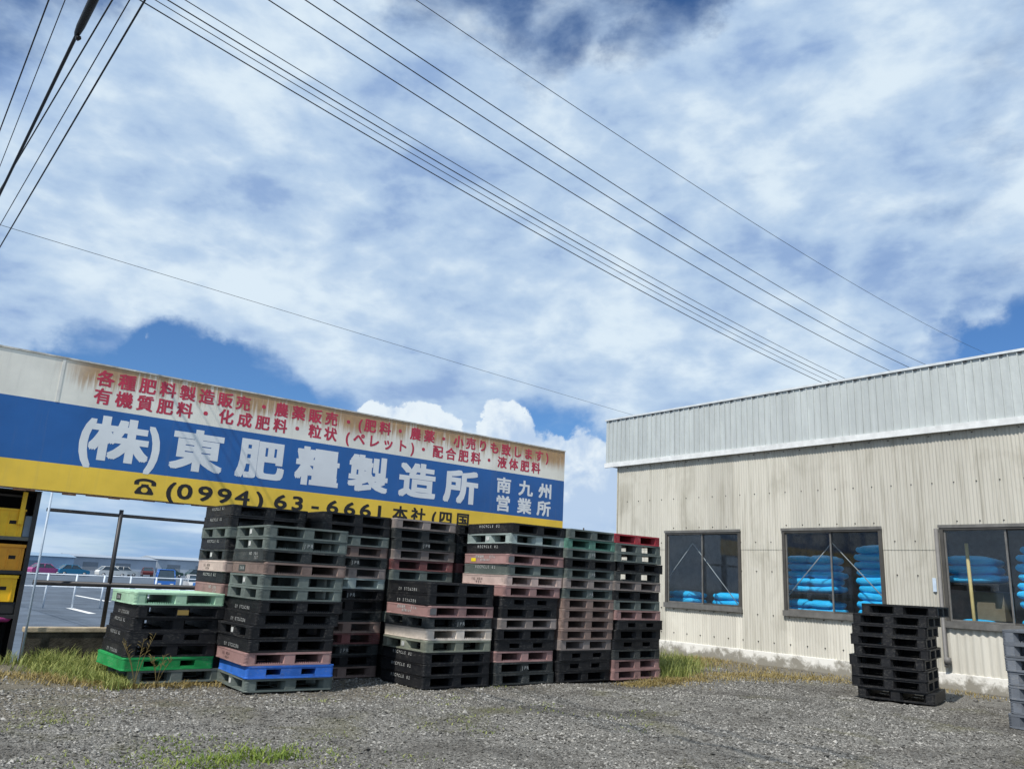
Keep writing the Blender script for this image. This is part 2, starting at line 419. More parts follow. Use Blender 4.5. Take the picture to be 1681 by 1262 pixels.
def line_spots(p0, p1, n, sp, cnt, h, lean):
    return [(p0[0]+(p1[0]-p0[0])*i/(n-1)+rnd.uniform(-.1, .1), p0[1]+(p1[1]-p0[1])*i/(n-1)+rnd.uniform(-.1, .1), sp, sp*.8, cnt, h*rnd.uniform(.7, 1.15), lean) for i in range(n)]
blades('grass', line_spots((2.35,13.1),(2.95,12.0),7,.16,190,.27,.8)+line_spots((2.2,12.5),(2.75,11.2),7,.14,150,.18,.9)+line_spots((2.6,11.4),(2.75,10.6),4,.10,150,.16,1.)+
       line_spots((2.0,13.3),(3.2,13.2),6,.12,90,.30,.7), [GG], 'long green grass growing along the foot of the low wall')
blades('grass', line_spots((10.95,9.3),(12.9,10.6),9,.26,230,.33,.7)+line_spots((12.5,10.4),(13.6,11.0),4,.35,110,.22,.9), [GG], 'green grass tufts beside the red-topped stack')
blades('dry_grass', line_spots((12.8,10.4),(14.6,11.4),8,.35,110,.17,1.)+line_spots((14.0,9.0),(14.9,11.6),6,.3,70,.12,1.)+line_spots((9.6,8.85),(11.2,8.85),9,.16,200,.08,1.4)+line_spots((10.9,9.0),(13.4,9.0),11,.38,170,.09,1.4)+line_spots((12.6,8.6),(14.6,8.3),9,.4,120,.09,1.2)+
       line_spots((13.4,8.2),(14.9,6.8),6,.3,70,.07,1.2)+line_spots((14.6,5.6),(14.9,6.6),4,.25,70,.07,1.2)+line_spots((2.6,10.6),(4.0,10.5),7,.12,110,.10,1.3)+line_spots((1.6,12.3),(2.6,10.9),7,.2,150,.09,1.3),
       [GD], 'dry straw-coloured grass at the edge of the gravel')
def _g(px, py):
    dd = M.to_3x3() @ Vector((px-cx_, -(py-cy_), -f_)); tt = -H/dd.z; return (dd.x*tt, dd.y*tt)
blades('grass', [(2.55,6.55,.26,.10,230,.07,1.3),(2.85,6.70,.2,.08,170,.08,1.2),(2.3,6.35,.24,.12,190,.055,1.3),(2.75,6.6,.5,.22,130,.05,1.4),(2.95,6.45,.10,.06,160,.07,1.2),(2.2,6.9,.2,.15,160,.04,1.4),(2.6,7.3,.3,.2,160,.035,1.4)], [GB], 'low bright green weeds in the gravel in the foreground')
blades('grass', [(rnd.uniform(1.2, 9), rnd.uniform(6.0, 9.3), .16, .12, 45, .035, 1.4) for _ in range(34)], [GG], 'sparse low weeds scattered over the gravel')
# tall seeding weeds in front of the mint-topped stack
def weed(x, y, h, lab):
    r = empty('weed', (x, y, 0))
    mb = MB(); sb = MB()
    for k in range(4):
        a = rnd.uniform(0, 6.28); tip = (math.cos(a)*h*.35, math.sin(a)*h*.3, h*rnd.uniform(.75, 1.05))
        pts = [(tip[0]*q**1.6, tip[1]*q**1.6, tip[2]*q) for q in (0, .25, .5, .75, 1)]
        mb.tube(pts, [.004,.0035,.003,.0025,.002], 5)
        for j in range(6):
            q = .62+.06*j; bp = Vector((tip[0]*q**1.6, tip[1]*q**1.6, tip[2]*q)); aa = rnd.uniform(0, 6.28)
            e = bp+Vector((math.cos(aa)*.06, math.sin(aa)*.06, .05)); sb.tube([bp, (bp+e)/2+Vector((0,0,.01)), e], [.003,.0045,.001], 4)
    mb.build('stalk', GD, r); sb.build('seed_head', GD, r)
    tag(r, lab, 'weed', 'seeding weeds by the mint-topped stack')
weed(2.80, 10.40, .62, 'taller dry seeding weed at the corner of the green pallet')
weed(3.03, 10.33, .42, 'shorter dry seeding weed before the front of the green pallet')

# ------------------------------------------------------------------ pallets
PW, PH = 1.13, .1525
hw = PW/2
def rrect(x0, x1, y0, y1, r, corners=(1,1,1,1), n=5):
    pts = []
    for (cx, cy, a0, on) in ((x0+r,y0+r,180,corners[0]),(x1-r,y0+r,270,corners[1]),(x1-r,y1-r,0,corners[2]),(x0+r,y1-r,90,corners[3])):
        if on: pts += [(cx+r*math.cos(R(a0+90*k/n)), cy+r*math.sin(R(a0+90*k/n))) for k in range(n+1)]
        else: pts += [((x0 if a0 in (180, 90) else x1), (y0 if a0 in (180, 270) else y1))]
    return pts
def soft_prism(mb, pts, z0, z1, b=.005):
    bm = bmesh.new()
    lo = [bm.verts.new((*q, z0)) for q in pts]; hi = [bm.verts.new((*q, z1)) for q in pts]
    bm.faces.new(lo[::-1]); bm.faces.new(hi); n = len(pts)
    for i in range(n): bm.faces.new((lo[i], lo[(i+1)%n], hi[(i+1)%n], hi[i]))
    ed = [e for e in bm.edges if abs(e.verts[0].co.z-e.verts[1].co.z) < 1e-6]
    bmesh.ops.bevel(bm, geom=ed, offset=b, segments=1, affect='EDGES')
    mb.bm(bm)
def pmesh(fn, name):
    mb = MB(); fn(mb); me = mb.mesh(name, [None] if False else [PM['k']]); return me
ZT, ZB = .127, .021
def f_top(mb):
    soft_prism(mb, rrect(-hw, hw, -hw, hw, .04), ZT, PH-.0015)
    for k in range(9):     # shallow anti-slip strips on the deck
        xx = -hw+.1+k*(PW-.2)/8; mb.box(xx-.008, xx+.008, -hw+.08, hw-.08, PH-.0018, PH+.0006)
def f_bot(mb):
    soft_prism(mb, rrect(-hw, hw, -hw, -hw+.16, .04, (1,1,0,0)), .0015, ZB)
    soft_prism(mb, rrect(-hw, hw, hw-.16, hw, .04, (0,0,1,1)), .0015, ZB)
    for x0, x1 in ((-hw,-hw+.16),(-.09,.09),(hw-.16,hw)): mb.box(x0+.002, x1-.002, -hw+.16, hw-.16, .003, ZB-.002)
    mb.box(-hw+.16, hw-.16, -.08, .08, .004, ZB-.004)
def f_teeth(mb):
    f_bot(mb)
    for s in (-1, 1):
        for k in range(11):
            for o in (-.40, .09): 
                xx = o+.012+k*.028; mb.box(xx, xx+.014, s*(hw-.03)-.006, s*(hw-.03)+.006, ZB-.001, ZB+.014)
ztop, zbot = ZT+.0015, ZB-.0015
e_ = .004
def f_side(sx):
    def g(mb):
        pts = rrect(-hw+e_, -hw+.165, -hw+e_, hw-e_, .038, (1,0,0,1)); i1 = pts.index((-hw+.165, -hw+e_)); pts[i1:i1+2] = [(-hw+.128, -hw+e_), (-hw+.168, -hw+.065), (-hw+.168, hw-.065), (-hw+.128, hw-e_)]
        if sx > 0: pts = [(-q[0], q[1]) for q in pts][::-1]
        mb.prism(pts, zbot, ztop)
        sg = sx                              # fine moulded ribs round the corners
        for k in range(6):
            zz = ZB+.010+k*.0165
            for sy in (-1, 1):
                arc = [(sg*(hw-.04)+sg*.039*math.cos(R(a)), sy*((hw-.04)+.039*math.sin(R(a)))) for a in range(0, 91, 15)]
                o = len(mb.v)
                vs = [(px, py, zz) for px, py in arc]+[(px*1.004, py*1.004, zz+.0035) for px, py in arc]+[(px, py, zz+.007) for px, py in arc]
                n = len(arc); mb.add(vs, [q for i in range(n-1) for q in ((i, i+1, n+i+1, n+i), (n+i, n+i+1, 2*n+i+1, 2*n+i))])
    return g
def f_mid(mb): mb.prism([(-.066,-hw+e_),(.066,-hw+e_),(.1,-hw+.065),(.1,hw-.065),(.066,hw-e_),(-.066,hw-e_),(-.1,hw-.065),(-.1,-hw+.065)], zbot, ztop)
def f_corner(sx, sy):
    def g(mb):
        pts = rrect(-hw+e_, -hw+.165, -hw+e_, -hw+.165, .038, (1,0,0,0)); pts[-3:] = [(-hw+.128, -hw+e_), (-hw+.168, -hw+.065), (-hw+.168, -hw+.168), (-hw+.065, -hw+.168), (-hw+e_, -hw+.128)]
        if sx > 0: pts = [(-q[0], q[1]) for q in pts][::-1]
        if sy > 0: pts = [(q[0], -q[1]) for q in pts][::-1]
        mb.prism(pts, zbot, ztop)
        for k in range(6):
            zz = ZB+.010+k*.0165
            arc = [(sx*(hw-.04)+sx*.039*math.cos(R(a)), sy*((hw-.04)+.039*math.sin(R(a)))) for a in range(0, 91, 15)]
            vs = [(px, py, zz) for px, py in arc]+[(px*1.004, py*1.004, zz+.0035) for px, py in arc]+[(px, py, zz+.007) for px, py in arc]
            n = len(arc); mb.add(vs, [q for i in range(n-1) for q in ((i, i+1, n+i+1, n+i), (n+i, n+i+1, 2*n+i+1, 2*n+i))])
    return g
def f_edge(x, y, wx, wy):
    return lambda mb: mb.prism(rrect(x-wx, x+wx, y-wy, y+wy, .012, n=2), zbot, ztop)
ME = {'top': pmesh(f_top, 'top_deck'), 'bot': pmesh(f_bot, 'bottom_deck'), 'teeth': pmesh(f_teeth, 'bottom_deck_toothed'),
      'sl': pmesh(f_side(-1), 'side_runner'), 'sr': pmesh(f_side(1), 'side_runner'), 'mid': pmesh(f_mid, 'centre_runner'), 'web': pmesh(lambda mb: mb.box(-hw+.1, hw-.1, .02, .035, zbot, ztop), 'inner_web')}
HB = [pmesh(f_corner(sx, sy), 'corner_block') for sx in (-1, 1) for sy in (-1, 1)]
def f_eb(a):
    def g(mb):
        c, s_ = math.cos(R(a)), math.sin(R(a))
        pts = [(-.066,-hw+e_),(.066,-hw+e_),(.1,-hw+.065),(.1,-hw+.17),(-.1,-hw+.17),(-.1,-hw+.065)]
        mb.prism([(c*q[0]-s_*q[1], s_*q[0]+c*q[1]) for q in pts], zbot, ztop)
    return g
HB += [pmesh(f_eb(a), 'edge_block') for a in (0, 90, 180, 270)] + [pmesh(f_edge(0, 0, .08, .08), 'centre_block')]
def f_sn(sx):
    def g(mb):
        pts = rrect(-hw+e_, -hw+.25, -hw+e_, hw-e_, .038, (1,0,0,1), 5)
        if sx > 0: pts = [(-q[0], q[1]) for q in pts][::-1]
        mb.prism(pts, zbot, ztop)
    return g
def f_mn(mb): mb.prism([(-.13,-hw+e_),(.13,-hw+e_),(.13,hw-e_),(-.13,hw-e_)], zbot, ztop)
def f_lip(sy):
    def g(mb):
        for x0, x1 in ((-hw+.2515, -.1315), (.1315, hw-.2515)):
            for z0, z1 in ((zbot, .043), (.108, ztop)): mb.box(x0, x1, min(sy*(hw-.006), sy*(hw-.04)), max(sy*(hw-.006), sy*(hw-.04)), z0, z1)
    return g
ME.update({'nl': pmesh(f_sn(-1), 'side_runner'), 'nr': pmesh(f_sn(1), 'side_runner'), 'nm': pmesh(f_mn, 'centre_runner'), 'lf': pmesh(f_lip(-1), 'entry_lip'), 'lb': pmesh(f_lip(1), 'entry_lip')})
# prints and stickers, shared meshes lying on the left side (-X) or the front (-Y)
def side_plane(mb):   # XZ letters facing -Y  ->  on the -X face (text runs along -Y from the viewer's left)
    mb.v = [(-hw-.0005+y, -x, z) for (x, y, z) in mb.v]; return mb
def front_plane(mb): mb.v = [(x, -hw-.0008+y, z) for (x, y, z) in mb.v]; return mb
def gm(chars, bold, plane, mat, name='printed_lettering'): return plane(glyphs(chars, bold)).mesh(name, [mat])
def row(s, x0, step, z, h, flip=False):
    n = len(s); r = []
    for i, c in enumerate(s):
        if c != ' ': r.append((c, x0+(-1 if flip else 1)*(i-(n-1)/2)*step, z, h, 1., flip))
    return r
PR = {'T': gm(row('RECYCLE 02', 0, .052, .108, .055), .012, side_plane, white_ink),
      'F': gm(row('RECYCLE 02', 0, .052, .045, .055, True), .012, side_plane, white_ink),
      'D': gm(row('16 404', -.15, .05, .085, .06)+row('404', -.1, .055, .04, .055), .012, side_plane, dark_ink),
      'P': gm(row('NO 306', .2, .05, .10, .055)+row('307', .3, .05, .05, .055), .012, side_plane, white_ink),
      'J': gm(row('JPR', 0, .048, .072, .062), .012, front_plane, tag_ink)}
mb = MB(); side_plane(glyphs(row('肥料専用', -.12, .055, .105, .05)+row('ETA', .18, .05, .105, .055)+row('返却願います', -.02, .042, .062, .04), .01)); 
PR['W'] = gm(row('肥料専用', -.14, .055, .105, .05)+row('ETA', .18, .05, .105, .055)+row('返却願います', .0, .042, .058, .04), .01, side_plane, white_ink)
def plate(x0, x1, z0, z1, mat, plane, name):
    mb = MB(); mb.box(x0, x1, -.0008, .0008, z0, z1)
    if plane == 'side': mb.v = [(-hw-.0005+yy, -xx, zz) for (xx, yy, zz) in mb.v]
    else: mb.v = [(xx, -hw-.0005+yy, zz) for (xx, yy, zz) in mb.v]
    return mb.mesh(name, [mat])
PR['y'] = plate(-.36, -.24, .035, .085, yellow_sticker, 'side', 'sticker')
PR['w'] = plate(-.035, .035, .045, .105, white_ink, 'side', 'sticker')
PR['q'] = plate(-.30, -.08, .03, .11, patch_mat, 'side', 'dark_patch')
PR['q2'] = gm(row('306', -.19, .05, .07, .055), .012, side_plane, white_ink)
PR['o'] = plate(-.07, .07, .04, .10, plain('ochre_sticker', (.28,.19,.05), .6), 'front', 'sticker')
PR['f'] = plate(-hw+.02, -hw+.12, .035, .115, plain('grey_sticker', (.12,.12,.125), .6), 'front', 'sticker')

ORD = ['top','second','third','fourth','fifth','sixth','seventh','eighth','ninth','tenth','eleventh','twelfth','thirteenth','fourteenth','bottom']
WORDS = {'T':'with white print on its side','F':'with upside-down white print','D':'with dark numbers','P':'with white numbers','J':'with a white tag on its front','W':'with two lines of white print','y':'with a yellow sticker','w':'with a small white sticker','q':'with a dark patch','o':'with an ochre sticker'}
def pallet(code, kind, prints, x, y, z, rz, teeth=False, zs=1.):
    r = empty('pallet', (x, y, z), rz); r.scale = (1, 1, zs); m = PM[code]
    def part(n, me): return link(n, me, r, mat=m)
    part('top_deck', ME['top']); part('bottom_deck', ME['teeth' if teeth else 'bot'])
    if kind == 's':
        part('runner', ME['sl']); part('runner', ME['sr']); part('runner', ME['mid'])
    elif kind == 'n':
        part('runner', ME['nl']); part('runner', ME['nr']); part('runner', ME['nm']); part('entry_lip', ME['lf']); part('entry_lip', ME['lb'])
    else:
        for me in HB: part('block', me)
        if kind == 'w': part('web', ME['web'])
    for q in prints:
        me = PR[q]; o = link('sticker' if q in 'ywqof' else 'lettering', me, r)
        if q == 'q': link('lettering', PR['q2'], r)
    return r
def stack(x0, yf, rows, where, group, rz=0., zs=1., lean=(0, 0), offs={}, jit=.012, xy=1.):
    """x0: left edge, yf: front edge; rows listed from the top down as 'code/kind/prints'"""
    n = len(rows); z = 0.
    for i in range(n-1, -1, -1):
        a = rows[i].split('/'); code, kind, pr = a[0], (a[1] if len(a) > 1 else 's'), (a[2] if len(a) > 2 else '')
        k = n-1-i; ox, oy, orz = offs.get(i, (0, 0, 0))
        c, s = math.cos(rz), math.sin(rz)
        lx = hw*xy+rnd.uniform(-jit, jit)+ox; ly = hw*xy+rnd.uniform(-jit, jit)*1.3+oy
        wx = x0+c*lx-s*ly+lean[0]*k; wy = yf+s*lx+c*ly+lean[1]*k
        o = pallet(code, kind, pr, wx, wy, z, rz+R(rnd.uniform(-.9, .9)+orz), code in ('cr','m','p','b','pc','gp') or rnd.random() < .25, zs)
        o.scale = (xy, xy, zs); o.rotation_euler.x = R(rnd.uniform(-.15, .15)); o.rotation_euler.y = R(rnd.uniform(-.15, .15))
        z += PH*zs
        what = PAL[code][1]; ex = WORDS.get(pr[0], '') if pr else ''
        nm = 'bottom' if k == 0 else ORD[i]
        pos = f'{nm} one of' if nm in ('bottom', 'top') else f'{nm} from top of'
        lab = f'{what} pallet {ex}, {pos} {where}' if ex else f'{what} pallet, {pos} {where}'
        if len(lab.split()) > 16: lab = f'{what} pallet, {pos} {where}'
        tag(o, lab, 'pallet', group)
K = 'k/s'
GR = 'pallets stacked across the yard'
stack(2.71, 10.76, ['m/s/q','k/s/Fo','k/s/T','k/n/T','k/s/F','gn/n','g/h'], 'the short mint-topped stack', GR, zs=1.02, lean=(.004, 0), offs={1:(.05,.0,0),2:(.04,0,0),6:(.1,.02,0),5:(-.03,0,2)})
stack(3.87, 10.97, ['k/s/T','k/s/T','g/h','k/s/T','c/h/w','pc/s/D','k/s/T','p/s/P','c/s','k/s','g/h','k/s','k/s','c/s','k/s'], 'the tall stack behind the mint-topped one', GR)
stack(3.87, 9.66, ['g/h/w','g/h/wJ','c/s/P','b/s/q','g/h/w','g/h','k/s/F','k/s/F','k/h/w','k/s/F','p/s/D','bl/n','g/h/w'], 'the front stack with the blue pallet', GR, lean=(.004, .003), offs={8:(-.07,0,0),9:(-.05,0,0),10:(-.05,0,-1.5),11:(.0,-.02,-2.5),12:(.0,0,-2.5),6:(.02,0,0)})
stack(5.03, 10.58, ['k/s','k/s','g/s','b/s','c/s/J','gp/s','lg/s','k/s/J','k/s','c/s','b/s','r/s','c/s/J','k/s','b/s'], 'the dark-topped stack left of the pinkish-topped one', GR, lean=(.003, 0))
stack(6.22, 10.50, ['gp/s','c/s','c/s/J','gp/s','r/s','g/s','c/s','c/s','k/s','g/s','k/s','k/s','c/s','k/s','k/s'], 'the pinkish-topped back stack', GR)
stack(7.46, 10.62, ['k/s','k/s','c/s','k/s','r/s','c/s','k/s','c/s','b/s','k/s','k/s','c/s','k/s','k/s','k/s'], 'the stack hidden behind the stickered one', GR)
stack(6.10, 9.27, ['k/s/F','k/s/F','p/s/Wf','c/h/J','cr/s','o/h/w','k/s/T','k/s/T','k/s/T'], 'the half-height stack with the cream pallet', GR, offs={0:(.01,0,0),2:(.01,0,0)})
stack(7.29, 9.26, ['k/s/T','lg/h/w','k/s/T','p/s/Wyf','g/s/T','pc/s/D','p/s','k/n','k/s','gp/s','k/s','k/n','p/s','c/s/J','c/s'], 'the stack with the yellow-stickered pallet', GR,
      offs={0:(.17,0,0),1:(.18,0,0),2:(.17,0,0),3:(.13,-.02,0),4:(.14,0,0),5:(.12,-.02,0),6:(.07,0,0),7:(.06,0,0),8:(.04,0,0),9:(.04,-.02,0)})
stack(8.47, 9.2, ['g/s','t/s','g/s/J','k/s','g/s/J','gp/s','g/s/J','b/s','b/s','b/s','b/s','gp/s','k/n','k/n','k/s'], 'the stack just left of the red-topped one', GR,
      offs={i: (.09-.007*i, 0, 0) for i in range(12)})
stack(9.60, 9.16, ['rd/s','g/h','g/h','k/s','c/h','gp/s','k/s','g/s','p/s','k/n','k/s','k/n','c/s','p/s','p/s'], 'the red-topped stack', GR, offs={3:(.07,0,0),9:(.06,0,0),10:(.03,0,0)})
stack(12.09, 6.52, ['k/w']*8+['k/s'], 'the all-black stack under the window', GR, rz=R(-75), xy=.93, offs={0:(.16,0,0),1:(.02,0,-2),3:(-.03,-.02,0),5:(-.05,-.02,0),6:(-.05,0,0),7:(-.05,0,0),8:(.03,.04,0)})
stack(11.33, 4.13, ['mg/w']*7, 'the grey stack at the right edge', GR, rz=R(-87), zs=1.08, offs={0:(-.01,0,0),6:(-.02,-.03,0)})

# ------------------------------------------------------------------ signboard
SY = 13.4
sgn = empty('signboard', (0, 0, 0))
tag(sgn, 'long white, blue and yellow signboard with red and white writing above the pallets', 'signboard')
def paint_mat(name, c, rough=.35, rust=False):
    m, t, b = new_mat(name); v = t.coord(); x, y, z = t.sep(v)
    n = t.noise(t.scale(v, (.7, 1, 1.2)), 1.6, 6, .6)
    k = t.ramp(n, .3, .7, .90, 1.07, False)
    col = t.mix(1., (*c, 1), t.comb(k, k, k), 'MULTIPLY')
    st = t.noise(t.scale(v, (7, 1, .45)), 1.6, 6, .65)
    col = t.mix(t.ramp(st, .52, .75, 0., .25), col, tuple(q*.55+.08 for q in c))
    if rust:
        # runs of rust that start at the top flashing
        r1 = t.noise(t.scale(v, (9., 1, .35)), 2.0, 7, .7); r2 = t.noise(t.scale(v, (1.2, 1, .0)), 1.3, 3, .6)
        fall = t.ramp(z, 3.85, 4.42, 0., 1., False)
        r = t.math('ADD', t.math('MULTIPLY', r1, .8), t.math('ADD', t.math('MULTIPLY', r2, .55), t.math('MULTIPLY', fall, .30)))
        xm = t.ramp(x, 1.6, 2.4)
        amt = t.math('MULTIPLY', t.math('MULTIPLY', t.ramp(t.math('ADD', r, t.ramp(x, 2., 8., 0., .05)), .72, .95), xm), t.ramp(fall, .02, .55))
        col = t.mix(t.math('MULTIPLY', amt, .85), col, t.mix(t.noise(v, 14, 4), (.20,.075,.012), (.50,.27,.06)))
    t.put(b.inputs['Base Color'], col); b.inputs['Roughness'].default_value = rough
    # sheets slightly buckled between their seams
    seam = t.math('LESS_THAN', t.math('FRACT', t.math('DIVIDE', t.math('ADD', x, 40.), .606)), .012)
    bh = t.math('ADD', t.math('MULTIPLY', t.noise(t.scale(v, (1., 1, .6)), 1.3, 3, .5), 1.), t.math('MULTIPLY', seam, .06))
    t.put(b.inputs['Normal'], t.bump(bh, .35, .06))
    return m
PWt = paint_mat('sign_white', (.84,.82,.74), .4, True); PBl = paint_mat('sign_blue', (.014,.115,.375), .3); PYe = paint_mat('sign_yellow', (.90,.60,.06), .4)
mb = MB(); x0, x1 = -2.0, 12.30
zs_ = [2.41, 2.815, 3.725, 4.405]
for k, mi in ((0, 2), (1, 1), (2, 0)):
    nseg = 48
    for i in range(nseg):
        a, b_ = x0+(x1-x0)*i/nseg, x0+(x1-x0)*(i+1)/nseg
        mb.add([(a,SY,zs_[k]),(b_,SY,zs_[k]),(b_,SY,zs_[k+1]),(a,SY,zs_[k+1])], [(0,1,2,3)], mi)
mb.add([(x0,SY+.02,2.41),(x1,SY+.02,2.41),(x1,SY+.02,4.405),(x0,SY+.02,4.405)], [(3,2,1,0)], 0)
for q in ((0,2.815,2),(2.815,3.725,1),(3.725,4.405,0)):
    z0 = max(q[0], 2.41); mb.add([(x1,SY,z0),(x1,SY+.02,z0),(x1,SY+.02,q[1]),(x1,SY,q[1])], [(0,1,2,3)], q[2])
mb.build('panel', [PWt, PBl, PYe], sgn)
rusty = plain('rusty_iron', (.16,.085,.045), .85, var=.5, nscale=14, bump=.004)
mb = MB(); mb.box(x0, x1+.012, SY-.012, SY+.035, 4.407, 4.432); mb.build('top_flashing', plain('flashing_white', (.55,.53,.48), .5, var=.35, nscale=9), sgn)
mb = MB(); xx = x0
while xx < x1-.2:        # rotted lower lip with a ragged edge
    L = rnd.uniform(.05, .22); mb.box(xx, min(xx+L, x1), SY+.004, SY+.05, 2.41-rnd.uniform(.015, .045), 2.4085); xx += L
mb.build('bottom_angle', rusty, sgn)
mb = MB(); mb.box(1.86, 1.90, SY-.006, SY-.0005, 3.728, 4.405); mb.build('joint_cover', plain('joint_white', (.72,.71,.66), .5), sgn)
for xx in (-1.2, 6.0, 9.2, 12.0):
    mb = MB(); mb.box(xx-.05, xx+.05, SY+.08, SY+.18, -.9, 4.3); mb.build('leg', steel_dark, sgn)
mb = MB()
for zz in (2.6, 3.4, 4.2): mb.box(x0+.1, x1-.1, SY+.03, SY+.075, zz-.025, zz+.025)
mb.build('back_rail', steel_dark, sgn)
ink_red = plain('sign_red', (.50,.035,.075), .5, var=.2, nscale=5); ink_white = plain('sign_lettering_white', (.76,.79,.82), .4, var=.06, nscale=2); ink_black = plain('sign_lettering_black', (.015,.013,.014), .5)
def even(s, xa, xb): return [(c, xa+(xb-xa)*i/(len(s)-1)) for i, c in enumerate(s)]
L1 = even('各種肥料製造販売', 2.49, 4.69)+[('・', 5.06)]+even('農薬販売', 5.39, 6.37)+[('・', 6.72), ('(', 6.97), ('肥', 7.19), ('料', 7.52), ('・', 7.86), ('農', 8.22), ('薬', 8.55), ('・', 8.90)]+even('小売りも致します', 9.28, 11.51)+[(')', 11.76)]
L2 = even('有機質肥料', 2.49, 3.74)+[('・', 4.08)]+even('化成肥料', 4.43, 5.40)+[('・', 5.72), ('粒', 6.07), ('状', 6.38), ('(', 6.73)]+even('ペレット', 6.98, 7.93)+[(')', 8.18), ('・', 8.43)]+even('配合肥料', 8.78, 9.75)+[('・', 10.10)]+even('液体肥料', 10.46, 11.43)
Lb = [('(', 2.36), ('株', 2.84), (')', 3.36), ('東', 4.04), ('肥', 5.13), ('糧', 6.20), ('製', 7.25), ('造', 8.35), ('所', 9.42)]
def lettering(items, z, h, sx, mat, bold, dy=.0015):
    for c, xx in items:         # each painted character is a piece of its own
        par = c in '()'
        mb = glyphs([(c, xx, z, h*1.05 if par else h, sx*.9 if par else sx, False)], bold)
        mb.v = [(q[0], SY-dy+q[1], q[2]) for q in mb.v]
        mb.build('character', mat, sgn)
lettering(L1, 4.205, .262, 1.0, ink_red, .030)
lettering(L2, 3.92, .262, 1.0, ink_red, .030)
lettering([q for q in Lb if q[0] not in '()'], 3.27, .70, 1.24, ink_white, .045)
lettering([q for q in Lb if q[0] in '()'], 3.285, .74, .85, ink_white, .034)
lettering([('南', 10.54), ('九', 11.16), ('州', 11.74)], 3.43, .345, 1.2, ink_white, .036)
lettering([('営', 10.54), ('業', 11.14), ('所', 11.71)], 3.04, .345, 1.2, ink_white, .036)
lettering([('(', 3.70), ('0', 3.93), ('9', 4.26), ('9', 4.58), ('4', 4.89), (')', 5.20), ('6', 5.57), ('3', 5.89), ('-', 6.23), ('6', 6.57), ('6', 6.92), ('6', 7.25), ('1', 7.55)], 2.60, .335, 1.55, ink_black, .028)
lettering([('本', 8.01), ('社', 8.43), ('(', 8.79), ('四', 9.08), ('国', 9.51)], 2.60, .30, 1.15, ink_black, .032)
# telephone mark: cradle with dial and handset
mb = MB(); c0 = (3.31, 2.585)
body = [(-.13,-.10),(.13,-.10),(.145,-.075),(.10,.0),(.055,.035),(.055,.06),(-.055,.06),(-.055,.035),(-.10,.0),(-.145,-.075)]
outer = [(c0[0]+px, c0[1]+pz) for px, pz in body]
ring = [(c0[0]+.05*math.cos(R(a)), c0[1]-.03+.042*math.sin(R(a))) for a in range(0, 360, 20)]
bm = bmesh.new()
vo = [bm.verts.new((px, 0, pz)) for px, pz in outer]; vi = [bm.verts.new((px, 0, pz)) for px, pz in ring]
eds = [bm.edges.new((vo[i], vo[(i+1)%len(vo)])) for i in range(len(vo))]+[bm.edges.new((vi[i], vi[(i+1)%len(vi)])) for i in range(len(vi))]
bmesh.ops.triangle_fill(bm, edges=eds, use_beauty=True); mb.bm(bm)
hs = [(-.165,.045),(-.165,.085)]+[(.165*math.cos(R(a)), .085+.065*math.sin(R(a))) for a in range(170, 9, -20)]+[(.165,.085),(.165,.045),(.095,.045),(.09,.085)]+[(.09*math.cos(R(a)), .085+.022*math.sin(R(a))) for a in range(20, 161, 20)]+[(-.09,.085),(-.095,.045)]
bm = bmesh.new(); vv = [bm.verts.new((c0[0]+px, 0, c0[1]+pz)) for px, pz in hs]
eds = [bm.edges.new((vv[i], vv[(i+1)%len(vv)])) for i in range(len(vv))]; bmesh.ops.triangle_fill(bm, edges=eds, use_beauty=True); mb.bm(bm)
mb.v = [(q[0], SY-.0015, q[2]) for q in mb.v]
mb.build('telephone_symbol', ink_black, sgn)

# ------------------------------------------------------------------ low wall, fence
wl = empty('low_wall', (0, 0, 0)); tag(wl, 'low mossy concrete wall with a pale top under the signboard', 'wall')
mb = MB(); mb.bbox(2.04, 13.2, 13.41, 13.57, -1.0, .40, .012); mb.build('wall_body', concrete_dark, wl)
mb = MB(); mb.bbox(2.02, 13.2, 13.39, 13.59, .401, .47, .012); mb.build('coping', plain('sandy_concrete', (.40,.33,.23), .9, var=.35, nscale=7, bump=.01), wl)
fn = empty('pipe_fence', (0, 0, 0)); tag(fn, 'dark pipe fence with two rails on the low wall', 'fence')
mb = MB(); mb.tube([(2.03,13.48,2.135),(7,13.48,2.125),(13,13.48,2.12)], .026, 8); mb.build('rail', steel_dark, fn)
mb = MB(); mb.tube([(2.03,13.48,1.09),(7,13.48,1.08),(13,13.48,1.08)], .036, 8); mb.build('rail', steel_dark, fn)
for xx in (3.05, 5.6, 8.2, 10.8, 12.9):
    mb = MB(); mb.tube([(xx,13.48,.47),(xx,13.48,2.22)], .032, 8); mb.build('post', steel_dark, fn)
pl = MB(); pl.tube([(2.035,13.33,-.03),(2.035,13.33,2.38)], .016, 8)
tag(pl.build('pole', plain('pale_blue_pole', (.34,.42,.52), .45)), 'thin pale pole standing at the left end of the low wall', 'pole')

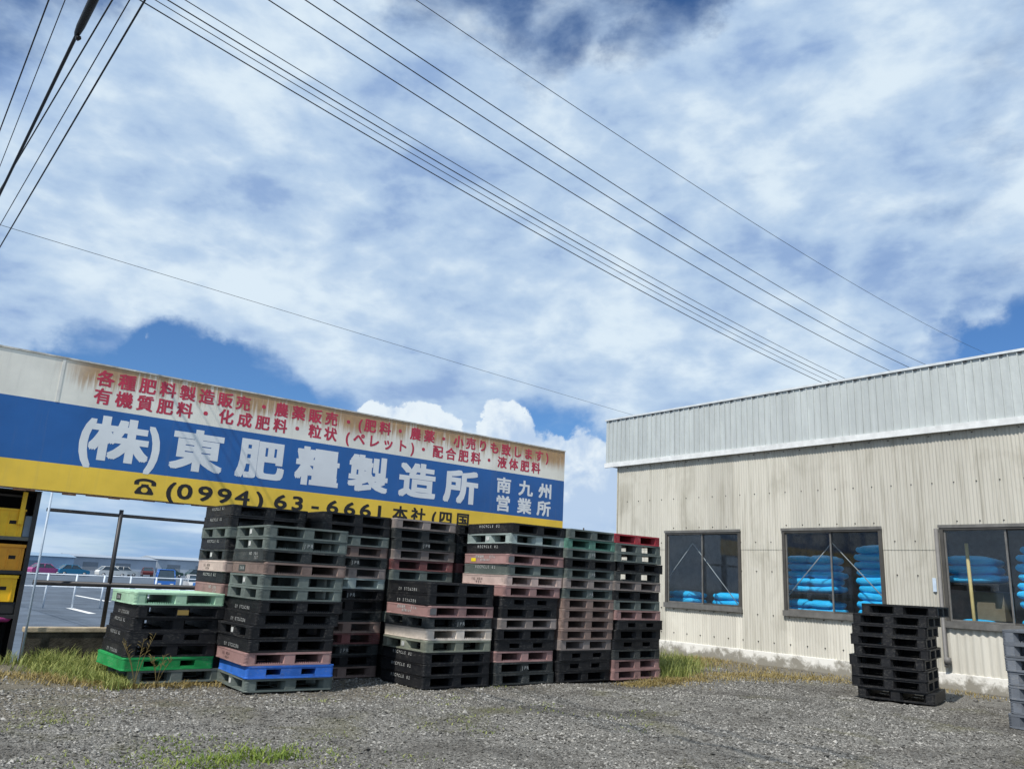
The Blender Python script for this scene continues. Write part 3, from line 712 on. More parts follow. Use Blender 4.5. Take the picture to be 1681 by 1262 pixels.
# ------------------------------------------------------------------ shaded steel rack with yellow containers
rk = empty('storage_rack', (0, 0, 0)); tag(rk, 'dark covered steel rack at the left edge below the signboard', 'rack')
for (xx, yy) in ((.4,13.72),(1.93,13.72),(.4,14.7),(1.93,14.7)):
    mb = MB(); mb.box(xx-.03, xx+.03, yy-.03, yy+.03, -.03, 2.38); mb.build('post', steel_dark, rk)
for zz in (.62, 1.24, 1.72):
    mb = MB(); mb.box(.43, 1.90, 13.70, 14.72, zz-.05, zz); mb.build('shelf', plain('shelf_olive', (.12,.12,.10), .6) if zz > 1.5 else steel_dark, rk)
sheet = plain('black_sheeting', (.010,.010,.012), .8, bump=.02, bscale=3)
mb = MB(); mb.box(.35, 1.99, 14.74, 14.755, -.9, 2.40); mb.build('back_sheet', sheet, rk); mb = MB(); mb.box(.335, .345, 13.66, 14.73, -.02, 2.40); mb.build('added_side_sheet', sheet, rk); mb = MB(); mb.box(1.965, 1.98, 13.95, 14.73, -.9, 2.40); mb.build('added_side_sheet', sheet, rk); mb = MB(); mb.box(.35, 1.96, 13.66, 14.73, 2.385, 2.40); mb.build('roof_sheet', sheet, rk)  # side and roof sheets are added to shade the rack's inside
yel = plain('yellow_crate', (.85,.50,.01), .45, var=.12); ora = plain('orange_crate', (.70,.30,.012), .45, var=.15); dark_slot = plain('dark_slot', (.01,.01,.01), .8)
def crate(x0, x1, y0, y1, z0, z1, m, lab, lidded=False):
    r = empty('plastic_container', ((x0+x1)/2, (y0+y1)/2, z0))
    a, b_, h = (x1-x0)/2, (y1-y0)/2, z1-z0
    mb = MB(); t_ = .014
    mb.box(-a, a, -b_, b_, 0, t_); mb.box(-a, a, -b_, -b_+t_, t_, h-.03); mb.box(-a, a, b_-t_, b_, t_, h-.03); mb.box(-a, -a+t_, -b_+t_, b_-t_, t_, h-.03); mb.box(a-t_, a, -b_+t_, b_-t_, t_, h-.03)
    for k in range(4):
        xx = -a+.05+k*(2*a-.1)/3; mb.box(xx-.008, xx+.008, -b_-.01, -b_+.001, .02, h-.05)
    mb.build('body', m, r)
    mb = MB(); mb.box(-a-.012, a+.012, -b_-.014, b_+.014, h-.03, h if not lidded else h+.012); mb.build('rim', m, r)
    for s in (-1, 1):
        mb = MB(); mb.box(s*a*.45-.05, s*a*.45+.05, -b_-.004, -b_-.0005, h*.45, h*.45+.05); mb.build('hand_slot', dark_slot, r)
    tag(r, lab, 'container', 'containers on the covered rack')
crate(1.28, 1.80, 13.72, 14.1, 1.721, 2.12, yel, 'yellow container on the top shelf of the rack')
crate(1.34, 1.88, 13.72, 14.1, 1.241, 1.60, ora, 'orange container on the middle shelf of the rack', True)
crate(1.25, 1.86, 13.72, 14.1, .80, 1.16, yel, 'yellow lidded container on the lower shelf of the rack', True)
mb = MB(); mb.bbox(1.2, 1.9, 13.73, 14.2, .622, .795, .02); tag(mb.build('crate', plain('dark_crate', (.02,.02,.022), .7)), 'flat black crate under the lower yellow container', 'crate')
mb = MB(); mb.box(1.72, 1.78, 13.66, 13.70, 1.9, 2.37); tag(mb.build('strut', yel), 'upright yellow strut at the top of the rack', 'strut')
mb = MB(); mb.bbox(1.81, 1.91, 13.73, 13.95, 1.722, 2.03, .01); tag(mb.build('canister', plain('blue_grey_canister', (.16,.21,.27), .5)), 'narrow blue-grey canister beside the top yellow container', 'canister')
bm = bmesh.new(); bmesh.ops.create_icosphere(bm, subdivisions=3, radius=1)
for v_ in bm.verts: v_.co = Vector((1.62+v_.co.x*.26, 13.74+v_.co.y*.06, .56+v_.co.z*.06*(1+.3*math.sin(v_.co.x*9))))
mb = MB(); mb.bm(bm, 0, True); tag(mb.build('cloth', plain('magenta_cloth', (.30,.03,.16), .9)), 'bundled magenta cloth under the lowest shelf of the rack', 'cloth')
for k in range(3):
    mb = MB(); c = (1.45, 14.1, .10+k*.19)
    mb.lathe([(.19,-.07),(.30,-.085),(.335,-.05),(.335,.05),(.30,.085),(.19,.07),(.19,-.07)], 28, c)
    tag(mb.build('tyre', black_rubber), ['lowest of three old black tyres stacked under the rack','middle one of three old black tyres under the rack','topmost of three old black tyres stacked under the rack'][k], 'tyre', 'tyres under the rack')

# ------------------------------------------------------------------ warehouse
BX = 15.2
wh = empty('warehouse', (BX, 8, 0)); tag(wh, 'corrugated beige warehouse with a pale metal fascia and dark sliding windows', 'warehouse')
wh_o = Vector((BX, 8, 0))
def wb(mb, name, mats, parent=None):
    mb.v = [(q[0]-wh_o.x, q[1]-wh_o.y, q[2]) for q in mb.v]
    return mb.build(name, mats, parent or wh)
def slate(name, c, dirt=.5):
    m, t, b = new_mat(name); v = t.coord(); x, y, z = t.sep(v)
    wn = t.new('ShaderNodeTexWhiteNoise', noise_dimensions='1D'); t.put(wn.inputs['W'], t.math('FLOOR', t.math('DIVIDE', y, .7112)))
    k = t.ramp(wn.outputs['Value'], 0, 1, .90, 1.08, False)
    col = t.mix(1., (*c, 1), t.comb(k, k, k), 'MULTIPLY')
    st = t.noise(t.scale(v, (1, 5., .22)), 2.2, 8, .68, .2)
    col = t.mix(t.ramp(st, .46, .72, 0., dirt), col, (.20,.185,.14))
    cl_ = t.noise(t.scale(v, (1, .8, .6)), 1.3, 7, .65, .3)
    col = t.mix(t.math('MULTIPLY', t.ramp(cl_, .48, .7), dirt*.7), col, (.24,.225,.175))
    ru = t.noise(t.scale(v, (1, 14., .5)), 1.9, 5, .7)
    col = t.mix(t.ramp(ru, .66, .8, 0., .5*dirt), col, (.12,.10,.07))
    t.put(b.inputs['Base Color'], col); b.inputs['Roughness'].default_value = .9; b.inputs['Specular IOR Level'].default_value = .2
    t.put(b.inputs['Normal'], t.bump(t.noise(v, 60, 4, .6), .25, .004))
    return m
SL_UP = slate('slate_weathered', (.54,.525,.465), .5); SL_LO = slate('slate_clean', (.66,.64,.57), .25); BOLT = plain('bolt_iron', (.05,.04,.035), .7)
def corr(mb, y0, y1, z0, z1, x=BX, pitch=.0635, amp=.0085, seg=8, mi=0):
    n = max(2, int(round((y1-y0)/pitch*seg))); vs = []
    for i in range(n+1):
        yy = y0+(y1-y0)*i/n; lap = (.006*((yy/.7112) % 1.))
        xx = x-amp*math.cos(2*math.pi*yy/pitch)-lap; vs += [(xx, yy, z0), (xx, yy, z1)]
    mb.add(vs, [(2*i, 2*i+1, 2*i+3, 2*i+2) for i in range(n)], mi, True)
def bolts(mb, y0, y1, z, step=.381):
    yy = math.ceil(y0/step)*step
    while yy < y1:
        mb.lathe([(.0,-.03),(.008,-.027),(.0125,-.016),(.0125,.0)], 8, (BX-.002, yy, z), 'X', 1); yy += step
YL, YR = 14.43, 2.6
WIN = [(10.68, 12.81), (7.486, 9.615), (4.285, 6.40)]
ZS, ZH, ZLAP = 1.077, 2.77, 2.42
mb = MB()
corr(mb, YR, YL, ZH+.0, 4.62, BX-.004)
edges_ = [YL, 12.81, 10.68, 9.615, 7.486, 6.40, 4.285, YR]
for i in (0, 2, 4, 6): corr(mb, edges_[i+1], edges_[i], ZLAP-.06, ZH, BX-.004); corr(mb, edges_[i+1], edges_[i], .225, ZLAP, BX+.004)
for zz in (4.45, 3.57): bolts(mb, YR, YL, zz)
for (a, b_) in WIN: bolts(mb, a, b_, ZH+.10)
for i in (0, 2, 4, 6):
    for zz in (2.52, 1.9, 1.0, .45): bolts(mb, edges_[i+1], edges_[i], zz)
wb(mb, 'upper_cladding', [SL_UP, BOLT])
for k, (a, b_) in enumerate(WIN):
    mb = MB()
    if k == 2: corr(mb, a, b_, .215, ZS-.02, BX+.004, .13, .013)
    else: corr(mb, a, b_, .225, ZS-.02, BX+.004); bolts(mb, a, b_, .45); bolts(mb, a, b_, .98)
    wb(mb, 'lower_cladding', [SL_LO, BOLT])
mb = MB(); mb.bbox(BX-.015, BX+.14, YR, YL+.02, -.3, .255, .01)
m, t, b = new_mat('plinth_paint'); v = t.coord(); zz_ = t.sep(v)[2]
st = t.noise(t.scale(v, (1, 1.1, 1.)), 3.2, 9, .7, .3)
am = t.math('MULTIPLY', t.ramp(t.math('SUBTRACT', st, t.math('MULTIPLY', zz_, 1.1)), .24, .46), .9)
t.put(b.inputs['Base Color'], t.mix(am, (.76,.745,.70), (.20,.185,.15))); b.inputs['Roughness'].default_value = .9
t.put(b.inputs['Normal'], t.bump(t.noise(v, 25, 5, .6), .4, .01))
wb(mb, 'plinth', m)
# gable end strip, corner trim
mb = MB(); mb.box(BX-.03, BX+.03, YL+.001, YL+.03, .2, 4.6); wb(mb, 'corner_trim', plain('trim_beige', (.46,.43,.35), .8))
# fascia of narrow ribbed sheet
FX = BX-.09; FT, FB = 5.765, 4.54; FL = 14.83
m, t, b = new_mat('fascia_metal'); v = t.coord(); x, y, z = t.sep(v)
wn = t.new('ShaderNodeTexWhiteNoise', noise_dimensions='1D'); t.put(wn.inputs['W'], t.math('FLOOR', t.math('DIVIDE', y, .30)))
k = t.math('MULTIPLY', t.ramp(wn.outputs['Value'], 0, 1, .93, 1.05, False), t.ramp(t.noise(t.scale(v, (1, 6, .5)), 2., 6, .6), .3, .7, .88, 1.06, False))
t.put(b.inputs['Base Color'], t.mix(1., (.50,.535,.53, 1), t.comb(k, k, k), 'MULTIPLY')); b.inputs['Roughness'].default_value = .5; b.inputs['Metallic'].default_value = .15
t.put(b.inputs['Normal'], t.bump(t.noise(t.scale(v, (1, 2.2, .8)), 1.6, 4, .55), .5, .05))
FM = m
mb = MB(); yy = YR; prof = []
while yy < FL:
    prof += [(FX, yy), (FX, yy+.118), (FX-.02, yy+.122), (FX-.02, yy+.138), (FX, yy+.144)]; yy += .15
prof = [q for q in prof if q[1] < FL]+[(FX, FL)]
mb.add([(px, py, zz) for px, py in prof for zz in (FB, FT)], [(2*i, 2*i+1, 2*i+3, 2*i+2) for i in range(len(prof)-1)])
mb.add([(FX,FL,FB),(FX+.5,FL,FB),(FX+.5,FL,FT),(FX,FL,FT)], [(0,1,2,3)])
mb.add([(FX+.02,FL,FB+.01),(FX+.02,YR,FB+.01),(BX+.02,YR,FB+.01),(BX+.02,FL,FB+.01)], [(0,1,2,3)])
fa = wb(mb, 'fascia', FM)
mb = MB(); mb.box(FX-.035, FX+.02, YR, FL+.02, FB-.045, FB+.075); wb(mb, 'bottom_trim', plain('trim_white', (.72,.73,.72), .4, .1), wh)
mb = MB(); mb.box(FX-.04, FX+.3, YR, FL+.02, FT+.001, FT+.045)
yy = YR+.06
while yy < FL: mb.box(FX-.03, FX-.014, yy, yy+.05, FT-.03, FT+.0005, 1); yy += .3
wb(mb, 'cap_flashing', [plain('cap_white', (.66,.69,.70), .4, .2), steel_dark], wh)
# body: roof, far walls, floor
inner = plain('inner_lining', (.075,.09,.11), .9, var=.3)  # bluish bounce light is mixed into the lining colour
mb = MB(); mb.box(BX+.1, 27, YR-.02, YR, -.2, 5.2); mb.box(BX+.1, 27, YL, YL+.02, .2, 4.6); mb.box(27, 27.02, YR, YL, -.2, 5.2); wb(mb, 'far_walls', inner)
mb = MB(); mb.box(BX+.02, 27, YR, YL, -.06, -.02); wb(mb, 'floor_slab', plain('slab', (.48,.46,.43), .9))
mb = MB()
rx = [BX+.1, 15.4, 22.5, 27.0]
mb.box(rx[0], rx[1], YR, YL, 5.25, 5.29); mb.box(rx[2], rx[3], YR, YL, 5.25, 5.29)
yy = YR; 
for (a, b_) in ((YR, 5.2), (7.4, 9.2), (11.2, 11.6), (13.4, YL)): mb.box(rx[1], rx[2], a, b_, 5.25, 5.29)
mb.box(FX+.26, BX+.12, YR, FL, 5.25, 5.7)
wb(mb, 'roof', plain('roof_sheet', (.30,.31,.32), .6))
m, t, b = new_mat('added_skylight_sheet'); tr = t.new('ShaderNodeBsdfTranslucent'); tr.inputs[0].default_value = (.8,.85,.85,1); tp = t.new('ShaderNodeBsdfTransparent')
mx = t.new('ShaderNodeMixShader'); mx.inputs[0].default_value = .9; t.l.new(tr.outputs[0], mx.inputs[1]); t.l.new(tp.outputs[0], mx.inputs[2]); t.l.new(mx.outputs[0], t.n['Material Output'].inputs[0])
for (a, b_) in ((5.2, 7.4), (9.2, 11.2), (11.6, 13.4)):  # unseen roof panels, added only to let light onto the bags
    mb = MB(); mb.box(rx[1]+.001, rx[2]-.001, a+.001, b_-.001, 5.26, 5.266); wb(mb, 'added_skylight', m)
# windows
alu = plain('bronze_aluminium', (.085,.08,.072), .5, .3, var=.2); alu_l = plain('grey_aluminium', (.17,.165,.155), .5, .3, var=.25)
m, t, b = new_mat('dusty_glass')
tp = t.new('ShaderNodeBsdfTransparent'); tp.inputs[0].default_value = (.92,.96,.98,1)
gl = t.new('ShaderNodeBsdfGlossy'); gl.inputs['Roughness'].default_value = .04; gl.inputs['Color'].default_value = (.9,.95,1,1)
df = t.new('ShaderNodeBsdfDiffuse'); df.inputs[0].default_value = (.42,.42,.40,1)
lw = t.new('ShaderNodeLayerWeight'); fr_ = t.math('ADD', .05, t.math('MULTIPLY', t.math('POWER', lw.outputs['Facing'], 4.), .8)); lw.inputs['Blend'].default_value = .5
m1 = t.new('ShaderNodeMixShader'); t.put(m1.inputs[0], fr_); t.l.new(tp.outputs[0], m1.inputs[1]); t.l.new(gl.outputs[0], m1.inputs[2])
m2 = t.new('ShaderNodeMixShader'); t.put(m2.inputs[0], t.ramp(t.noise(t.coord(), 1.8, 6, .6), .4, .75, .004, .03)); t.l.new(m1.outputs[0], m2.inputs[1]); t.l.new(df.outputs[0], m2.inputs[2])
t.l.new(m2.outputs[0], t.n['Material Output'].inputs[0]); GLASS = m
for k, (a, b_) in enumerate(WIN):
    mb = MB(); f = .055
    mb.box(BX-.045, BX+.06, a-.01, a+f, ZS, ZH); mb.box(BX-.045, BX+.06, b_-f, b_+.01, ZS, ZH)
    mb.box(BX-.045, BX+.06, a+f, b_-f, ZH-f, ZH); mb.box(BX-.045, BX+.06, a+f, b_-f, ZS, ZS+f)
    wn_ = wb(mb, 'window', alu)
    mb = MB(); mb.box(BX-.075, BX-.046, a-.03, b_+.03, ZS-.06, ZS+.05); wb(mb, 'sill', alu_l, wn_); mb = MB(); mb.box(BX-.06, BX-.046, a-.025, b_+.025, ZH-.02, ZH+.035)
    wb(mb, 'lintel', alu_l, wn_)
    mid = (a+b_)/2
    for (ya, yb, xo) in ((a+f, mid+.02, .03), (mid-.02, b_-f, .0)):
        mb = MB(); s_ = .03
        mb.box(BX+xo-.012, BX+xo+.012, ya, ya+s_, ZS+f, ZH-f); mb.box(BX+xo-.012, BX+xo+.012, yb-s_, yb, ZS+f, ZH-f)
        mb.box(BX+xo-.012, BX+xo+.012, ya+s_, yb-s_, ZS+f, ZS+f+s_); mb.box(BX+xo-.012, BX+xo+.012, ya+s_, yb-s_, ZH-f-s_*.7, ZH-f)
        wb(mb, 'sash', alu_l if xo == 0 else alu, wn_)
        mb = MB(); mb.add([(BX+xo, ya+s_, ZS+f+s_), (BX+xo, yb-s_, ZS+f+s_), (BX+xo, yb-s_, ZH-f-s_*.7), (BX+xo, ya+s_, ZH-f-s_*.7)], [(3,2,1,0)])
        wb(mb, 'pane', GLASS, wn_)
rod = plain('galvanised_rod', (.26,.28,.29), .6)
for (p0, p1) in (((15.45,12.21,2.52),(15.45,13.6,1.0)),((15.45,12.21,2.52),(15.45,10.8,1.0)),((15.45,8.66,2.52),(15.45,10.1,1.0)),((15.45,8.66,2.52),(15.45,7.2,1.0))):
    mb = MB(); mb.tube([p0, p1], .010, 8); wb(mb, 'brace_rod', rod)
dp = MB(); dp.tube([(BX-.06,6.455,2.74),(BX-.06,6.455,.42),(BX-.10,6.44,.36)], [.035,.035,.035], 10); dp.lathe([(.0,-.06),(.06,-.05),(.06,.05),(.0,.06)], 12, (BX-.09,6.42,.46))
tag(dp.build('drainpipe', plain('grey_pipe', (.15,.145,.14), .6)), 'grey vertical pipe on the wall at the left edge of the right window', 'pipe')
mb = MB(); mb.tube([(BX-.06,5.42,1.0),(BX-.06,5.42,.2)], .035, 10); tag(mb.build('drainpipe', plain('grey_pipe_b', (.16,.16,.17), .6)), 'short grey pipe below the right window beside the grey pallets', 'pipe')
mb = MB(); mb.bbox(BX-.03, BX-.018, 6.535, 6.60, 1.62, 1.86, .004); tag(mb.build('notice_plate', plain('pale_blue_plate', (.50,.60,.72), .5)), 'small blank pale blue plate on the wall left of the right window', 'plate')

# ------------------------------------------------------------------ bags of fertilizer inside
m, t, b = new_mat('blue_bag_film'); v = t.coord()
nn = t.noise(t.vmath('ADD', t.scale(v, (1, 1, 2)), t.comb(t.math('MULTIPLY', t.rand(), 31.), 0., 0.)), 4., 7, .62, .8)
t.put(b.inputs['Base Color'], t.mix(nn, (.0,.38,.90), (.05,.66,1.))); b.inputs['Roughness'].default_value = .35
t.put(b.inputs['Normal'], t.bump(nn, .7, .06)); BAG = m
bm = bmesh.new(); bmesh.ops.create_cube(bm, size=2); bmesh.ops.subdivide_edges(bm, edges=bm.edges[:], cuts=5, use_grid_fill=True)
for v_ in bm.verts:
    x_, y_, z_ = v_.co
    e = (1-.42*max(abs(x_), abs(y_))**4); rr = 1-.10*abs(z_)**2
    v_.co = Vector((x_*rr+.02*math.sin(5*y_), y_*rr*(1+.02*math.sin(4*x_)), z_*e+.06*math.sin(3.3*x_+1)*math.cos(2.7*y_)))
mb = MB(); mb.bm(bm, 0, True); bag_me = mb.mesh('fertilizer_bag', [BAG])
def pile(x, y, z0, n, wy, wx, where, th=.155, per=1, group='blue bags piled in the warehouse'):
    for k in range(n):
        for j in range(per):
            o = link('fertilizer_bag', bag_me)
            tw = wy/per
            o.location = (x+rnd.uniform(-.03, .03), y+(j-(per-1)/2)*tw+rnd.uniform(-.045, .045), z0+th*(k+.5))
            o.scale = (wx/2, tw/2*rnd.uniform(.92, 1.10), th*rnd.uniform(.58, .70)); o.rotation_euler = (R(rnd.uniform(-2, 2)), R(rnd.uniform(-2, 2)), R(rnd.choice([0, 180])+rnd.uniform(-7, 7)))
            i = n-1-k; nm = 'top' if i == 0 else ('bottom' if k == 0 else (ORD[i]+' from top' if i < 14 else 'lowest'))
            side = '' if per == 1 else (' left' if j == per-1 else ' right')
            tag(o, f'blue fertilizer bag,{side} {nm} of the {where}'.replace(',  ', ', '), 'bag', group)
def platform(x, y, z, wx, wy, lab):
    mb = MB()
    mb.box(x-wx/2, x+wx/2, y-wy/2, y+wy/2, z+.10, z+.125)
    for k in (-1, 0, 1): mb.box(x-wx/2, x+wx/2, y+k*(wy/2-.06)-.05, y+k*(wy/2-.06)+.05, z, z+.099)
    tag(mb.build('pallet', PM['k']), lab, 'pallet', 'pallets inside the warehouse')
pile(16.3, 13.05, .0, 9, .72, .6, 'left pile behind the left window')
pile(16.3, 11.72, .0, 9, .72, .6, 'right pile behind the left window')
pile(16.1, 9.43, .0, 9, 1.06, .6, 'lower pile behind the middle window', .15, 2)
platform(16.15, 9.43, 1.38, .7, 1.12, 'black pallet between two blue piles behind the middle window')
pile(16.1, 9.43, 1.51, 5, 1.06, .6, 'upper pile behind the middle window', .15, 2)
pile(15.98, 8.02, .0, 16, .66, .45, 'tall pile by the middle window', .155)
pile(16.1, 6.15, .0, 7, .62, .6, 'lower pile behind the right window', .165, 1)
platform(16.15, 6.2, 1.68, .75, .95, 'black pallet under the raised bags behind the right window')
pile(16.1, 6.2, 1.81, 3, .85, .62, 'raised pile behind the right window', .155)
pile(15.95, 5.0, .0, 16, .75, .5, 'tall pile at the far right', .155)
mb = MB(); mb.bbox(16.0, 16.5, 5.75, 6.3, 1.16, 1.66, .01); tag(mb.build('cardboard_box', plain('brown_card', (.16,.13,.085), .8)), 'brown cardboard box under the raised pallet behind the right window', 'box')
mb = MB(); mb.tube([(15.55,6.08,.0),(15.55,6.12,2.5)], .03, 6); tag(mb.build('wooden_pole', plain('pale_wood', (.48,.38,.16), .7)), 'pale wooden pole leaning inside the right window', 'pole')

# ------------------------------------------------------------------ power lines
def wire(A, B, sag, r, lab, t0=-.2, t1=1.12, grp='overhead lines running towards the warehouse'):
    A, B = Vector(A), Vector(B); pts = []
    for i in range(41):
        t_ = t0+(t1-t0)*i/40; q = A+(B-A)*t_; q.z -= 4*sag*t_*(1-t_); pts.append(q)
    mb = MB(); mb.tube(pts, r, 6); tag(mb.build('power_line', wire_mat), lab, 'power line', grp)
wire((2.13, 13.95, 11.27),(31.65, 17.71, 10.52),0.33,0.0128,'lowest of four close black lines slanting over the signboard')
wire((2.28, 13.85, 11.35),(32.05, 17.52, 10.6),0.33,0.009,'second lowest of four close black lines over the signboard')
wire((2.47, 13.79, 11.42),(32.22, 17.28, 10.67),0.33,0.0128,'second highest of four close black lines over the signboard')
wire((2.75, 13.77, 11.57),(32.76, 17.19, 10.82),0.33,0.0097,'highest of four close black lines slanting over the signboard')
wire((4.54, 14.77, 13.22),(39.84, 18.46, 12.85),0.48,0.0142,'lowest of three spaced black lines above the close four')
wire((5.13, 14.23, 13.22),(40.99, 18.03, 13.22),0.51,0.0142,'middle one of three spaced black lines above the close four')
wire((5.61, 13.82, 13.22),(54.15, 22.68, 16.98),0.6,0.0142,'highest of three spaced black lines above the close four')
wire((7.71, 14.07, 14.57),(63.0, 22.29, 19.82),0.69,0.0105,'thin topmost line running down to the right edge')
wire((2.08,19.88,8.5),(25.9,23.94,9.0),.02,.0055,'single thin line low across the sky above the signboard',-.12,1.1)
G2 = 'overhead lines leaving at the upper left'
wire((.51,9.91,7.9),(.46,13.83,7.9),0,.009,'leftmost black line in the upper left corner',-2,9,G2)
wire((.66,9.8,7.9),(.62,15.11,7.9),0,.006,'thin faint line left of the thick cable',-2,8,G2)
wire((.89,9.34,7.7),(.74,15.88,7.7),0,.021,'thick black cable in the upper left corner',-1.5,6,G2)
wire((1.11,9.52,8.),(.90,13.63,8.),0,.010,'thin black line just right of the thick cable',-2,6,G2)
wire((1.27,9.37,8.),(.97,18.38,8.),0,.0075,'thin line second from the right at the upper left',-1,4,G2)
wire((1.41,9.31,8.),(1.13,19.73,8.),0,.012,'rightmost black line of those at the upper left',-1,3.5,G2)
mb = MB(); a_, b_ = Vector((.89,9.34,7.7)), Vector((.74,15.88,7.7))
mb.tube([a_+(b_-a_)*q for q in (-.25, 0, .08, .105, .115)], [.05,.05,.046,.036,.024], 8); mb.tube([a_+(b_-a_)*.10+Vector((.02,0,-.07)), a_+(b_-a_)*.115+Vector((.02,0,-.03))], .03, 6)
tag(mb.build('cable_joint', wire_mat), 'thick black joint sleeve round the cable at the top', 'cable joint')

# ------------------------------------------------------------------ parking lot beyond
gr = empty('guard_fence', (0, 0, 0)); tag(gr, 'white pipe guard fence along the parking lot', 'fence')
wht = plain('white_pipe', (.55,.62,.70), .5)
for k in range(24):
    xx = 3.5+k*1.25; mb = MB(); mb.tube([(xx, 44+.05*k, -.9), (xx, 44+.05*k, .72)], .045, 6); mb.build('post', wht, gr)
for zz in (.68, .1):
    mb = MB(); mb.tube([(3.3,44,zz),(33,45.3,zz)], .03, 6); mb.build('rail', wht, gr)
glass_dark = plain('car_glass', (.03,.05,.07), .1); lampm = plain('car_lamp', (.75,.75,.7), .2); rim_m = plain('wheel_rim', (.45,.46,.48), .35, .6)
def car(x, y, rz, col, kind, lab):
    r = empty('parked_' + ('van' if kind == 'van' else 'truck' if kind == 'truck' else 'car'), (x, y, -.9), rz); mcol = plain('car_paint', col, .3, var=.04)
    if kind == 'van': L, Wd, prof, cab = 3.4, 1.48, [(-1.7,.28),(1.62,.28),(1.7,.55),(1.66,.95),(-1.7,.95)], [(-1.66,.95),(1.5,.95),(1.1,1.78),(-1.6,1.82)]
    elif kind == 'truck': L, Wd, prof, cab = 3.4, 1.48, [(-1.7,.45),(1.62,.30),(1.7,.55),(1.66,.95),(.75,.95),(.75,.66),(-1.7,.66)], [(.78,.95),(1.6,.95),(1.3,1.75),(.82,1.78)]
    else: L, Wd, prof, cab = 4.1, 1.68, [(-2.0,.30),(2.0,.28),(2.05,.55),(1.95,.78),(1.0,.92),(-1.9,.94),(-2.05,.7)], [(-1.75,.93),(.95,.91),(.35,1.42),(-1.2,1.46)]
    def ext(pl_, wd, inset=0., top=None):
        mb = MB(); n = len(pl_); zt = max(q[1] for q in pl_); zb = min(q[1] for q in pl_)
        vs = []
        for s in (-1, 1):
            for px, pz in pl_: vs.append((px, s*(wd/2-inset*(pz-zb)/max(zt-zb, .01)), pz))
        mb.add(vs, [tuple(range(n))[::1], tuple(range(2*n-1, n-1, -1))]+[(i+n, (i+1)%n+n, (i+1)%n, i) for i in range(n)]); return mb
    ext(prof, Wd).build('body', mcol, r)
    ext(cab, Wd-.06, .14).build('window_glass', glass_dark, r)
    zt = max(q[1] for q in cab); tops = sorted(cab, key=lambda q: -q[1])[:2]; xa, xb = min(q[0] for q in tops), max(q[0] for q in tops)
    mb = MB(); mb.bbox(xa-.03, xb+.03, -Wd/2+.14, Wd/2-.14, zt-.02, zt+.045, .02)
    for s in (-1, 1):   # pillars
        for (q0, q1) in ((cab[0], cab[3]), (cab[1], cab[2])):
            mb.tube([(q0[0], s*(Wd/2-.03), q0[1]), (q1[0], s*(Wd/2-.16), q1[1])], .04, 5)
        xm = (cab[0][0]+cab[1][0])/2-.05; mb.tube([(xm, s*(Wd/2-.03), cab[0][1]), (xm, s*(Wd/2-.16), zt)], .04, 5)
    mb.build('roof', mcol, r)
    if kind == 'truck':
        mb = MB(); mb.box(-1.7, .72, -Wd/2, -Wd/2+.04, .665, .95); mb.box(-1.7, .72, Wd/2-.04, Wd/2, .665, .95); mb.box(-1.7, -1.66, -Wd/2+.04, Wd/2-.04, .665, .95); mb.box(.68, .72, -Wd/2+.04, Wd/2-.04, .665, 1.2); mb.build('cargo_bed', mcol, r)
    wx = L/2-.72
    for sx in (-1, 1):
        for sy in (-1, 1):
            mb = MB(); mb.lathe([(.0,-.09),(.24,-.09),(.29,-.07),(.29,.07),(.24,.09),(.0,.09)], 16, (sx*wx, sy*(Wd/2-.08), .29), 'Y'); wl_ = mb.build('wheel', black_rubber, r)
            mb = MB(); mb.lathe([(.0,-.101),(.17,-.098),(.17,.098),(.0,.101)], 12, (sx*wx, sy*(Wd/2-.08), .29), 'Y'); mb.build('rim', rim_m, wl_)
    for sy in (-1, 1):
        mb = MB(); fx = max(q[0] for q in prof)-.04; mb.bbox(fx-.05, fx+.03, sy*(Wd/2-.28)-.13, sy*(Wd/2-.28)+.13, .60, .76, .02); mb.build('headlight', lampm, r)
    tag(r, lab, 'car' if kind == 'car' else kind, 'vehicles in the parking lot behind the signboard')
car(20.0, 70.0, R(-103), (.02,.12,.42), 'van', 'blue box van parked facing the yard left of the small truck')
car(21.6, 64.5, R(-98), (.03,.18,.52), 'truck', 'small blue truck parked nearest the tall stack')
car(22.9, 71, R(-100), (.55,.56,.57), 'car', 'white car parked between the blue van and the small truck')
car(20.5, 128, R(12), (.35,.06,.20), 'car', 'magenta car farthest left in the parking lot')
car(23.9, 128, R(10), (.01,.16,.30), 'car', 'teal blue car beside the magenta one')
car(29.4, 130, R(8), (.62,.63,.62), 'car', 'white car right of the teal one')
car(33.2, 139, R(15), (.60,.60,.58), 'car', 'second white car before the grey sheds')
car(38.6, 146, R(80), (.10,.02,.02), 'car', 'dark red car left of the dark fence post')
car(43.6, 150, R(10), (.02,.06,.05), 'car', 'dark green car right of the dark fence post')
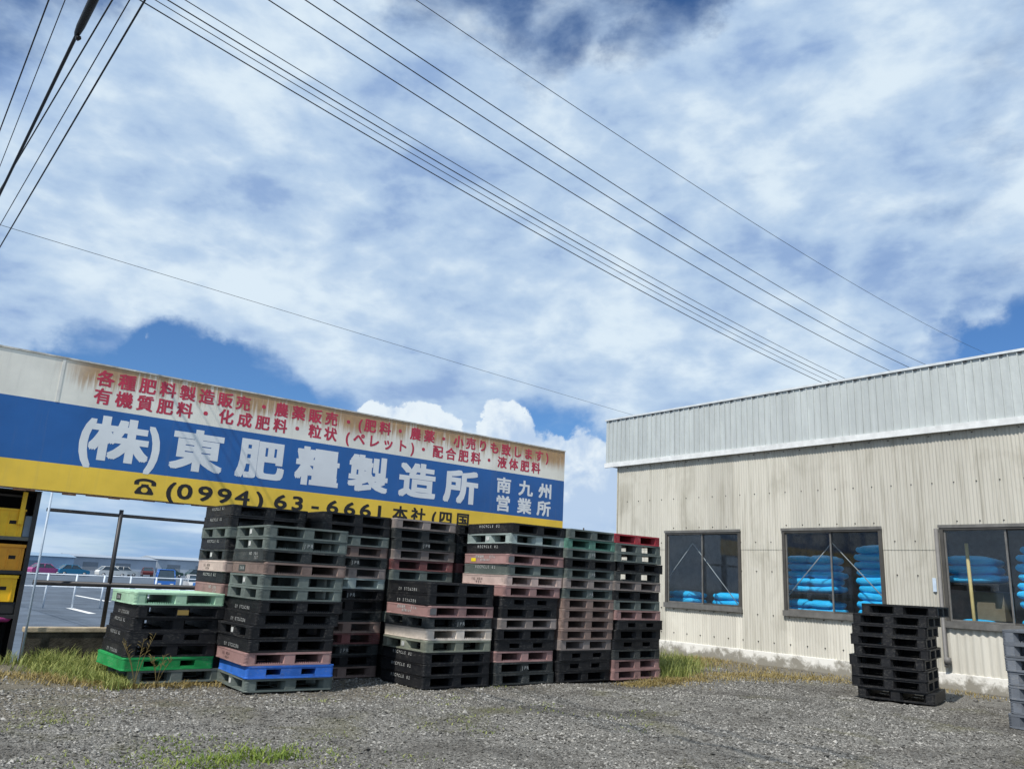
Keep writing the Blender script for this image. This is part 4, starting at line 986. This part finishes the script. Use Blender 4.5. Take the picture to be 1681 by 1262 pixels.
car(49.0, 152, R(10), (.03,.06,.06), 'car', 'greenish black car beside the dark green one')
car(54.4, 156, R(80), (.25,.10,.09), 'car', 'reddish car behind the blue van')
def shed(x0, x1, y0, y1, h, c, lab, rh=1.0):  # shed colours c carry a bluish tint standing in for distance haze
    r = empty('shed', ((x0+x1)/2, y0, -.9)); ox, oy = (x0+x1)/2, y0
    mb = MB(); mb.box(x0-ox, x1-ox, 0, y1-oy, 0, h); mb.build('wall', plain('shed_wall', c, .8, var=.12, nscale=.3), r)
    mb = MB(); a_, b_ = x0-ox-.4, x1-ox+.4; D = y1-oy
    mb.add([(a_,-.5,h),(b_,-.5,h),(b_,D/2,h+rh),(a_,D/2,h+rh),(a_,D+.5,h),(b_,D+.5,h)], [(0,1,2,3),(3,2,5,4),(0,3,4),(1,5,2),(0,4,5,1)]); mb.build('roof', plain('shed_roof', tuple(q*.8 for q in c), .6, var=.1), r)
    for k in range(int((x1-x0)//7)):
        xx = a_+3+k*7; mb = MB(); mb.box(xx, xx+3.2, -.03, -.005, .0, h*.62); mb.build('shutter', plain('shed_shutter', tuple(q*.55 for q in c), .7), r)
    tag(r, lab, 'shed', 'grey sheds beyond the parking lot')
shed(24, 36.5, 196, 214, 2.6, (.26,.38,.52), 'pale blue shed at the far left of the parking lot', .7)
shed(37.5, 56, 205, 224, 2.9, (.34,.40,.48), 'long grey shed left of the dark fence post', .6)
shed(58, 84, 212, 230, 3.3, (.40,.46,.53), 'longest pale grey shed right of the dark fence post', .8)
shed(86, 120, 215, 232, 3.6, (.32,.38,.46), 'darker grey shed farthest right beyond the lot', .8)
up = empty('utility_pole', (77.4, 80, -1)); 
mb = MB(); mb.tube([(0,0,0),(0,0,10.0)], [.16,.10], 8); mb.build('post', concrete_dark, up)
mb = MB(); mb.box(-.9,.9,-.05,.05,9.3,9.42); mb.box(-.6,.6,-.05,.05,8.5,8.6); mb.build('crossarm', steel_dark, up)
tag(up, 'far utility pole rising above the green-topped stack', 'utility pole')
